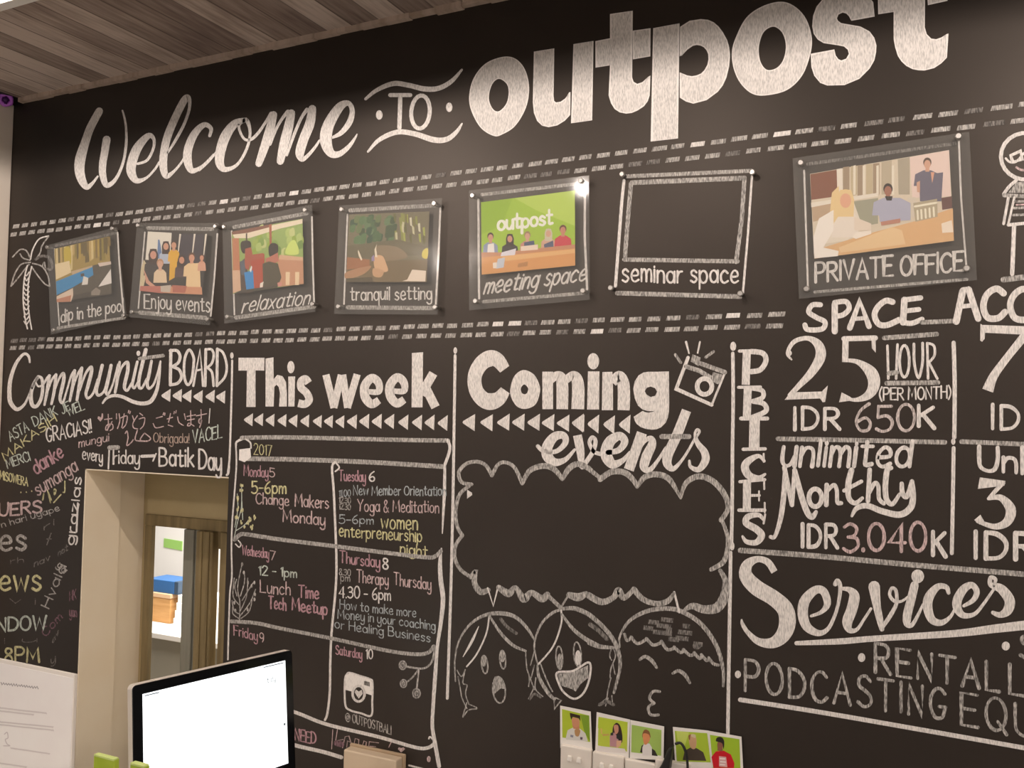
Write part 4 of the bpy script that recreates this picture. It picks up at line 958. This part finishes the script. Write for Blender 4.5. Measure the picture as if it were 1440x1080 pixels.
note('12.30', (477, 707), (493, 708), 8, 1.3, CG, 'tiny hour before Yoga'); note('12.30', (477, 716), (493, 717), 8, 1.3, CG, 'second tiny hour before Yoga'); note('Yoga & Meditation', (503, 719), (617, 721), 17, 1.9, CPL, 'pale pink line Yoga and Meditation')
note('5-6pm', (477, 736), (525, 737), 12, 1.8, CBL, 'pale blue hours in the Tuesday box'); note('women', (536, 743), (587, 745), 15, 2.4, CY, 'yellow word women', xh=1.4); note('enterpreneurship', (477, 754), (593, 762), 14, 2.2, CY, 'yellow word enterpreneurship', xh=1.25); note('night', (563, 778), (601, 783), 15, 2.3, CY, 'yellow word night')
note('Wednesday', (341, 780), (378, 785), 14, 1.7, CPK, 'pink day name Wednesday'); note('7', (380, 787), (387, 788), 13, 1.8, CPL, 'date 7'); note('12 - 1pm', (364, 808), (417, 812), 13, 2.1, CGR, 'pale hours in the Wednesday box')
note('Lunch', (366, 833), (408, 837), 17, 2.1, CPL, 'pale pink word Lunch'); note('Time', (420, 840), (448, 842), 17, 2.6, CPK, 'pink word Time'); note('Tech', (378, 855), (402, 858), 17, 2.6, CPK, 'pink word Tech'); note('Meetup', (411, 858), (460, 865), 17, 2.8, CPK, 'pink word Meetup')
note('Friday', (329, 893), (362, 901), 14, 1.8, CPK, 'pink day name Friday'); note('9', (365, 902), (371, 903), 13, 1.7, CPL, 'date 9')
note('Thursday', (478, 791), (534, 798), 16, 2.2, CPK, 'pink day name Thursday'); note('8', (538, 799), (546, 800), 15, 2.6, CW, 'date 8'); note('8.30', (477, 808), (493, 810), 9, 1.4, CG, 'tiny hour before Therapy'); note('pm', (479, 817), (492, 818), 11, 1.4, CG, 'tiny pm before Therapy')
note('Therapy', (502, 819), (546, 823), 17, 2, CPL, 'pale pink word Therapy'); note('Thursday', (554, 822), (606, 830), 17, 2, CPL, 'pale pink word Thursday')
note('4.30 - 6pm', (477, 840), (549, 844), 16, 2.2, CW, 'white hours in the Thursday box'); note('How to make more', (478, 856), (585, 868), 13, 1.7, CBL, 'grey line How to make more'); note('Money in your coaching', (475, 869), (612, 886), 13, 1.7, CBL, 'grey line Money in your coaching'); note('or Healing Business', (471, 883), (605, 903), 13, 1.7, CBL, 'grey line or Healing Business')
note('Saturday', (472, 920), (509, 926), 13, 1.8, CPK, 'pink day name Saturday'); note('10', (515, 926), (524, 927), 13, 2, CW, 'date 10')
note('@ OUTPOSTBALI', (486, 1013), (550, 1033), 12, 1.7, CG, 'small capitals line under the camera icon')
note('NEED', (415, 1041), (444, 1046), 16, 2.6, CPK, 'pink word NEED')
k = K((400, 960, 6), CPL)
for t in ('408,395 398,560', '448,390 432,490 495,480', '490,550 512,455 545,450 570,540', '525,545 532,490 550,500', '580,545 598,470 628,480 622,560', '648,560 672,490 692,500 682,570', '706,570 716,498 795,508', '720,535 770,540'): k.l(t, 6)
k.use(CPD).l('440,510 480,520', 50); k.use(CPL).f('985,590 958,560 965,545 985,552 1005,545 1018,560'); k.c('900,505 880,545', 8); k.e(1218, 645, 16, 26)
done(k, NL, 'pink outlined word behind the beige box')
k = K((320, 810, 4))
k.cc('660,590 672,552 690,545 745,562 800,580 815,600 814,700 808,785 750,772 690,755 662,722', 11); k.use(CD).f('664,560 690,546 800,581 815,602 813,672 775,660 735,610 700,650 662,640'); k.use(CW).ring(737, 662, 34, 44, 14); k.f('738,690 715,655 722,638 738,650 754,640 760,662')
k.use(CF).f('768,590 800,597 800,622 766,612')
done(k, DW, 'white chalk camera icon with heart lens')
k = K((320, 640, 7.71), CGR)
for t in ('70,900 110,720 150,560 152,330', '95,700 112,560 105,420', '90,820 180,760 250,680', '165,700 160,600 155,500', '80,780 95,690 95,660'): k.c(t, 9)
k.use(CY)
for x, y in ((155, 340), (152, 395), (112, 470), (160, 590), (108, 580), (150, 730), (250, 690), (262, 775), (185, 790), (95, 680), (215, 735), (285, 680)): 
    for i in range(3): k.e(x+random.uniform(-14, 14), y+random.uniform(-18, 18), random.uniform(5, 12), random.uniform(12, 24))
done(k, DW, 'pale flower stems in the Monday box')
k = K((320, 750, 6.35), CG)
for t in ('105,790 110,620 90,480 130,270', '105,640 50,560 60,400', '110,700 170,560 180,400', '110,740 200,620 250,500', '105,720 60,690 40,600', '130,600 210,470 240,430', '85,560 65,480 80,410', '115,560 150,440 150,350', '100,760 50,720 45,660', '120,760 190,700 220,600'): k.c(t, 9)
for x, y in ((130, 275), (145, 350), (182, 440), (215, 470), (240, 440), (245, 545), (60, 620), (70, 690), (180, 680), (240, 590)): k.e(x, y, 9, 17)
done(k, DW, 'pale branching plant in the Wednesday box')
k = K((320, 810, 4), CG)
k.c('1165,400 1150,480 1100,520 1000,508', 11); k.c('1075,525 1040,570 1005,600', 9); k.c('1075,530 1070,580 1064,630', 9); k.use(CF)
for x, y, r in ((985, 502, 24), (990, 605, 22), (1063, 660, 26)): k.e(x, y, r, r*1.2); k.use(CG).ring(x, y, r*.8, r, 6); k.ring(x, y, r*.35, r*.5, 5); k.use(CF)
done(k, DW, 'rubbed chalk berries in the Saturday box')

# coming events
k = K((640, 475, 7.45))
k.stroke(spline([(520, 330, 118), (450, 240, 150), (375, 215, 172), (290, 255, 160), (225, 345, 150), (202, 445, 146), (225, 560, 150), (295, 645, 164), (375, 668, 176), (460, 635, 150), (525, 550, 110)]), 150, False, False)
k.f('740,340 830,390 885,500 885,590 840,700 740,745 650,720 590,630 578,540 610,420 670,355|730,490 765,530 755,575 730,592 700,578 688,540 702,505', True)
k.b('970,355 970,748', 112); k.c('985,450,90 1060,398,90 1110,420,112 1124,520,124 1122,748,122', cap=False); k.c('1150,450,80 1230,395,90 1275,430,116 1290,540,130 1285,748,134', cap=False)
k.fr(800, 475, 5.4); k.f('145,255 232,255 230,545 138,545'); k.e(185, 178, 45, 62); k.f('255,260 330,258 335,400 335,550 250,550'); k.c('330,340,72 380,292,80 412,340,90 418,440,94 415,550,92', cap=False)
k.f('600,258 680,258 680,557 600,557 560,545 525,515 500,460 488,390 500,330 530,285 565,264|620,370 655,383 670,410 655,440 620,450 588,430 576,405 590,380'); k.f('672,258 760,255 762,480 760,560 752,605 735,645 700,680 665,695 630,698 585,692 545,678 515,655 500,630 492,600 560,555 580,565 605,568 640,562 662,545 672,500')
done(k, HL, 'bold word Coming')
k = arrows((640, 475, 7.45), [(x, y, 132, 90) for x, y in ((78, 885), (264, 886), (440, 888), (597, 886), (757, 888), (908, 892), (1066, 895), (1224, 892))], '')
k.fr(800, 475, 5.4); k = arrows(None, [(x, y, 88, 72) for x, y in ((25, 648), (142, 655), (262, 658), (380, 660))], '', k)
done(k, BD, 'row of chalk triangles under Coming')
k = K((720, 540, 4))
k.c('145,350,22 180,378,24 250,378,26 300,330,34 290,290,40 240,296,50 200,350,60 200,405,60 240,440,46 300,425,28 352,370,16'); k.c('368,288,50 385,380,46 390,470,22', cap=False); k.c('395,468,26 450,390,26 470,325,24 452,300,22 436,330,22 460,380,22 505,395,24')
k.c('540,385,28 600,372,34 634,325,42 605,292,46 550,325,60 530,395,66 565,450,52 620,432,30 665,385,20')
k.fr(800, 475, 5.4); k.b('555,722 455,1003', 78); k.c('500,900,24 570,790,30 620,765,44 632,810,64 590,900,76 572,980,66 615,1002,40 680,925,26 735,835,20'); k.c('893,552,72 820,740,76 755,880,76 748,955,66 790,995,40 850,940,24 910,850,20 970,740,20', cap=False)
k.use(CG).l('705,750 912,750', 38); k.use(CW); k.c('965,760,16 990,715,22 975,698,22 958,730,22 978,800,40 1030,870,56 1035,935,60 985,1000,44 925,980,28 915,935,20')
done(k, HL, 'script word events')
k = K((800, 475, 5.4))
k.l('905,150 815,388 1085,510', 26); k.l('1085,510 1185,265', 17); k.use(CG); k.l('1000,195 1185,262', 34); k.l('890,218 990,250 1130,335', 34); k.f('940,125 1000,150 985,215 925,180'); k.f('1095,260 1165,280 1150,330 1085,305'); k.use(CW).ring(1030, 370, 56, 60, 36)
k.c('890,32,18 912,118,12'); k.c('995,32,14 978,115,12'); k.use(CG).l('1098,105 1040,148', 22); k.l('808,128 850,188', 22)
done(k, DW, 'chalk camera with flash rays')
k = K((630, 630, 4.695), CG)
for t in ('155,240 90,225 72,160 120,105 190,90 250,115 290,182', '290,182 330,110 380,95 440,130 490,235', '140,250 75,310 50,420 62,520 95,577', '95,577 52,640 44,720 80,800 150,852'): k.c(t, 24)
k.c('490,235,24 540,150,34 630,118,38 700,140,36 755,205,26'); k.c('755,205,26 800,135,38 860,105,38 930,135,34'); k.c('150,852,30 182,815,26 175,890,36 215,950,40 265,938,32'); k.use(CW).l('262,925 299,1042 330,920', 11); k.use(CG)
k.c('335,920,34 400,960,50 445,920,26 500,995,52 550,955,36 620,995,48 655,968,40'); k.c('655,970 745,1055', 26); k.l('745,1055 797,968', 13); k.c('800,970,40 860,985,54 910,962,36'); k.use(CW).f('126,275 158,295 160,310 126,335')
k.fr(830, 630, 4.319).use(CG)
k.c('-10,125,30 60,182,22'); k.c('60,190,34 130,145,36 210,150,36 262,195,32 285,235,24'); k.c('285,235,24 330,178,34 400,160,36 480,190,34 550,305,14'); k.c('550,305,14 580,215,30 660,172,36 750,205,36 820,290,34 836,370,30 795,438,30')
k.c('800,440,22 830,520,24 836,600,28 810,690,32 735,738,26'); k.c('790,745,26 822,810,36 815,900,56 770,970,60 690,980,50 620,960,40 562,992,14'); k.use(CW).l('510,875 541,998', 13); k.use(CG); k.c('508,882,18 470,930,34 400,945,32 320,918,34 265,858,34'); k.c('265,858,26 205,910,34 172,865,40 140,908,34 70,935,40 -10,895,40')
done(k, DW, 'big scalloped chalk speech cloud')
C_, D_ = (630, 830, 5.686), (830, 840, 6)
k = K(C_, CG)
k.c('60,730,10 55,560,12 90,400,14 180,270,20 300,198,28 430,185,34 540,215,30 630,300,24 690,395,16'); k.use(CW).c('330,205 305,350 230,510 150,610', 13); k.use(CG).c('332,205,16 420,340,24 520,440,26 620,485,18')
for t in ('72,640 108,690 138,635', '138,635 118,740 152,760 140,830 165,905', '80,690 100,800 112,860 150,945', '150,900 118,1012', '165,910 235,945 165,958 120,1015', '620,480 630,620 650,690 645,770', '690,490 660,600', '690,600 665,700', '652,690 690,795', '692,770 645,868', '702,700 700,790 758,850'): k.c(t, 9)
k.ring(293, 594, 24, 72, 12, -.1); k.e(288, 565, 20, 46); k.ring(438, 555, 23, 74, 12, -.08); k.e(436, 530, 20, 46); k.ring(408, 797, 50, 106, 12, -.1); k.f('358,730 375,690 405,690 440,720 455,790 420,785 370,830 355,790')
k.use(CW).c('245,290,6 190,410,22 120,532,6'); k.use(CF).c('422,230 470,290 545,345', 26); k.c('655,870 690,830 740,855', 20)
done(k, DW, 'chalk girl with braids and open round mouth')
k = K(C_, CG)
k.c('720,600,12 690,440,14 740,280,18 830,185,24 905,155,22'); k.c('905,150,26 1010,145,36 1120,190,36 1190,245,34'); k.use(CW).c('905,160 905,270 840,450 722,592', 14); k.use(CG).c('908,190,18 1000,310,28 1100,390,34 1195,440,34')
k.c('715,600,14 730,700,26 800,820,30 850,870,24'); k.c('740,590 790,720 835,810', 11); k.l('850,870 850,950 905,880 860,860', 12)
k.ring(890, 540, 27, 92, 11, -.06); k.e(895, 565, 22, 60); k.ring(1035, 512, 30, 98, 11, -.08); k.use(CW).e(1040, 540, 25, 60)
k.cc('872,660 1000,645 1128,578 1132,700 1085,820 1010,868 930,820 888,750', 17); k.use(CG).f('880,668 1000,655 1120,600 1122,700 1060,750 1022,810 990,790 910,765 890,740')
k.fr(*D_); k.c('-10,145,36 100,240,36 190,350,36 240,470,34 250,600,28 200,805,22'); k.c('-10,385,34 80,415,38 195,425,26')
for t in ('180,430 163,490 180,530', '200,440 212,500 175,600 168,680', '175,680 150,780 138,870', '190,560 210,650', '140,850 70,912', '150,850 130,916', '182,830 186,880'): k.c(t, 10)
k.use(CF).c('0,230 70,280 140,350', 36); k.c('80,905 140,880 195,905', 30)
done(k, DW, 'chalk girl with braids laughing')
k = K(D_, CG)
k.c('250,420,14 250,330,18 330,200,28 470,120,36 620,95,38 760,115,38 930,220,38 1060,400,36 1120,600,30 1122,750,20')
k.c('290,310 310,365 345,342', 24)
for t in ('345,335 400,390 475,352', '475,348 530,402 600,382', '600,370 650,440 708,430', '708,420 760,465 785,452', '785,440 840,488 878,480', '878,468 920,515 938,500', '938,485 980,532 998,522', '998,510 1040,560 1080,572'): k.c(t, 27)
k.c('418,525,22 465,500,30 520,535,32 560,592,22'); k.c('697,642,22 745,620,30 800,655,32 840,722,22'); k.c('585,795 530,795 500,850 540,893', 24); k.c('540,893 490,930 510,990 575,992', 24)
k.use(CF)
for x, y, l_ in ((490, 205, 90), (450, 255, 80), (560, 235, 120), (530, 290, 160), (600, 185, 100), (660, 350, 90), (740, 290, 120), (720, 340, 110), (780, 240, 60), (870, 390, 80), (640, 270, 50)): k.b(f'{x},{y} {x+l_},{y+l_*.12}', 38)
k.e(900, 410, 36, 30)
done(k, DW, 'chalk boy with fringe and closed eyes')

# prices
k = K((1025, 470, 3.375))
k.b('85,80 80,240', 38); k.l('50,80 130,78', 15); k.c('105,82 160,90 176,125 150,168 105,178', 25); k.l('45,252 150,250', 14); k.b('90,250 85,395', 38); k.c('108,256 158,268 160,300 115,318', 22); k.c('115,318 165,330 175,365 110,395', 24); k.l('58,400 182,400', 19)
k.b('122,405 120,540', 50); k.l('68,546 172,544', 16); k.c('168,602,14 140,578,20 92,602,34 76,632,38 95,670,36 140,682,24 172,664,12'); k.l('165,568 165,605', 10); k.b('86,700 85,830', 38); k.l('52,700 170,690', 15); k.l('167,690 168,735', 9); k.l('100,765 145,765', 13); k.l('143,745 143,790', 8); k.l('48,835 170,835', 17); k.l('170,800 170,845', 9)
k.c('165,880,15 140,858,22 92,866,30 82,896,32 130,925,34 155,955,34 130,988,28 85,985,22 65,960,12'); k.l('172,855 165,898', 10)
done(k, HL, 'vertical slab word PRICES')
k = K((1090, 395, 4.114), CW)
k.c('262,138 215,140 195,180 240,212 288,238 272,278 190,282 172,255', 30); k.l('345,135 345,292', 36); k.c('345,125 410,120 428,160 395,195 350,205', 30); k.l('432,272 490,118 543,262', 34); k.l('455,220 520,215', 24); k.c('680,122 640,115 595,150 575,200 600,250 650,255 718,225', 34)
k.l('842,98 748,110', 30); k.l('748,110 740,240', 38); k.l('745,175 832,165', 28); k.c('740,240 790,245 850,222', 30); k.use(CG).l('850,240 1035,232', 26); k.use(CW); k.l('1048,235 1085,60', 40); k.l('1120,50 1175,218', 38); k.l('1085,52 1120,48', 30); k.l('1062,150 1155,140', 26)
k.c('1322,72 1280,45 1225,80 1205,150 1230,212 1290,215 1330,180', 38); k.c('1480,60 1430,48 1380,85 1360,145 1385,212 1445,225 1500,200', 38)
done(k, HL, 'rough capitals SPACE ACC')
k = K((1090, 395, 4.114))
k.c('95,455,10 72,418,20 110,352,26 190,332,28 250,370,52 262,440,60 210,530,48 135,610,32 85,662,26'); k.f('55,688 90,645 270,640 305,605 290,700 275,702 260,680'); k.e(80, 418, 17)
k.l('398,335 580,330', 30); k.f('558,340 582,340 582,415 560,390'); k.b('408,330 405,470', 36); k.c('398,458,20 480,470,30 555,530,68 572,600,68 540,660,50 470,688,24 395,678,14'); k.f('370,702 385,645 430,668 460,690')
done(k, HL, 'large serif number 25')
k = K((1090, 395, 4.114))
k.l('650,375 655,565', 15); k.l('708,368 700,565', 15); k.use(CG).l('658,535 702,530', 28); k.use(CW).ring(748, 465, 28, 92, 16); k.c('803,365 806,480 830,560 853,470 853,360', 16); k.l('880,362 885,565', 15); k.c('880,360 918,375 922,430 890,472', 15); k.l('890,472 938,565', 15); k.use(CG).l('632,330 935,308', 27); k.l('645,592 942,588', 27)
done(k, HL, 'narrow word HOUR between two lines')
note('(PER MONTH)', (1237, 563), (1337, 560), 17, 2.8, CW, 'small capitals per month')
note('IDR', (1117, 604), (1180, 604), 30, 5.4, CW, 'capitals IDR before 650K'); note('650', (1203, 606), (1286, 605), 36, 4.6, CBU, 'pale number 650'); note('K', (1292, 600), (1313, 603), 30, 6, CW, 'letter K after 650')
k = K((0, 0, 1)); k.c('1341,482 1342.5,540 1342,615', 6, cap=True); k.e(1340.5, 621, 3, 4.5); k.c('1341,630 1340,700 1338.5,778', 5.5); done(k, BD, 'chalk divider right of the monthly price')
k = K((1090, 395, 4.114)); k.f('1188,248 1200,255 1225,255 1520,265 1520,315 1215,300 1212,335 1198,352 1186,345'); k.c('1450,310,50 1345,440,44 1265,550,50 1230,635,66', cap=False); done(k, HL, 'large serif number 7 cut by the right edge')
note('IDR', (1395, 604), (1466, 605), 34, 5.4, CW, 'capitals IDR below the number 7')
k = K((0, 0, 1), CG); k.c('1094,617 1200,619 1329,622', 6.5); done(k, BD, 'grainy line under 650K'); k = K((0, 0, 1), CG); k.c('1352,621 1400,623 1470,626', 6.5); done(k, BD, 'grainy line right of the divider')
note('unlimited', (1099, 655), (1279, 656), 36, 6, CW, 'slanted word unlimited', xh=1.25, slant=.12, jit=.02)
k = K((1080, 610, 4))
k.c('15,580,22 40,575,22 72,470,28 90,330,30 96,185,22'); k.l('92,190 135,400', 26); k.l('135,400 150,205', 24); k.c('150,205,28 185,340,34 220,440,34 248,468,32 270,440,22'); k.ring(266, 360, 36, 50, 27); k.l('330,288 328,400', 27); k.c('330,325 370,288 387,320 390,385 412,390', 23)
k.c('470,205,32 452,280,34 455,360,30 490,390,26 530,362,20'); k.l('428,320 525,268', 22); k.l('572,202 562,378', 26); k.c('570,330 600,278 620,295 625,365 652,392', 24); k.c('692,192,26 670,205,32 660,300,32 668,370,30 700,395,26 740,340,20'); k.c('752,280,24 757,335,28 782,352,28 808,275,26'); k.c('810,268,26 816,355,34 800,418,38 740,455,36 640,435,34 560,405,32 500,418,28 472,462,16')
done(k, HL, 'script word Monthly')
note('IDR', (1128, 769), (1177, 770), 31, 6, CW, 'capitals IDR before 3.040K'); note('3.040', (1186, 775), (1302, 776), 39, 5, CPL, 'pink number 3.040'); note('K', (1312, 781), (1329, 783), 34, 6.5, CW, 'letter K after 3.040')
k = K((1080, 610, 4)); k.f('1192,245 1335,265 1330,292 1180,310'); k.c('1325,278,20 1290,310,24 1245,362,22'); k.c('1240,365,18 1310,360,36 1365,425,58 1345,495,50 1274,522,32 1180,492,22'); k.f('1160,485 1195,455 1215,490 1190,510'); done(k, HL, 'serif number 3 at the right edge')
note('IDR', (1371, 784), (1455, 789), 37, 7, CW, 'capitals IDR at the right edge'); note('Unl', (1377, 661), (1438, 665), 35, 6, CW, 'cut word Unl at the right edge')
k = K((0, 0, 1), CG); k.c('1041,774 1150,782 1290,795 1470,810', 7.5); done(k, BD, 'grainy line above Services')

# services
k = K((1030, 770, 6.857))
k.c('405,235,66 340,140,66 240,112,62 145,165,100 130,270,130 230,385,150 400,490,150 510,600,160 528,740,160 478,855,140 380,920,104 250,905,70 150,820,45 98,740,36 88,690,14', cap=False)
k.c('760,660,28 860,620,40 915,540,68 880,425,76 800,410,80 700,510,100 678,640,100 720,765,86 830,825,60 920,785,40 985,660,34 1025,520,34 1040,380,40 1015,322,46 992,352,46')
k.c('1050,395,30 1130,408,56 1175,470,100 1150,600,105 1108,715,100 1130,795,60 1200,790,36 1270,690,28 1335,590,28')
k.fr(1230, 790, 6.857)
k.c('-5,240,112 20,420,78 50,560,66 70,650,46'); k.c('75,630,38 150,520,42 210,400,36 205,280,34 165,255,32 145,320,32 190,378,34 260,380,26 330,330,22'); k.c('385,225,80 350,370,84 315,510,84 315,595,70 360,608,42 420,510,32 465,410,22'); k.e(415, 140, 62, 66)
k.c('713,300,36 690,245,48 610,240,62 530,330,90 510,430,92 550,555,76 640,588,58 730,530,34 785,425,22'); k.c('860,425,32 950,370,48 985,290,58 938,225,60 860,262,80 797,370,90 802,460,80 860,518,58 960,505,40 1040,420,32 1145,270,28'); k.c('1150,230,26 1165,170,36 1120,152,40 1120,220,50 1220,262,88 1300,370,100 1282,468,94 1210,512,58 1140,490,38')
done(k, HL, 'large script word Services')
k = K((0, 0, 1), CW); k.c('1120,904.5,6 1180,902,8.5 1230,898,8.5 1341,891,10 1400,884,12 1470,876,14'); done(k, BD, 'thick underline below Services')
note('RENTAL', (1231, 946), (1405, 972), 39, 5.2, CG, 'capitals RENTAL'); 
k = K((1030, 880, 3.512)); k.e(638, 157, 18, 22); k.e(1350, 100, 20, 22); done(k, NL, 'two chalk bullet dots beside RENTAL')
note('LA', (1420, 975), (1478, 984), 42, 5.2, CG, 'letter L cut by the right edge'); note('S', (1434, 926), (1462, 930), 34, 5.2, CG, 'letter S cut by the right edge')
note('PODCASTING', (1048, 971), (1330, 1011), 42, 4.8, CG, 'capitals PODCASTING'); note('EQU', (1352, 1020), (1452, 1036), 44, 4.8, CG, 'capitals EQU cut by the right edge')
k = K((1030, 880, 3.512)); k.e(27, 240, 15, 19); done(k, NL, 'chalk bullet dot before PODCASTING')
k = K((0, 0, 1), CW); k.c('1041,984 1150,1001 1300,1027 1470,1057', 6.5); done(k, BD, 'sloping line below PODCASTING')
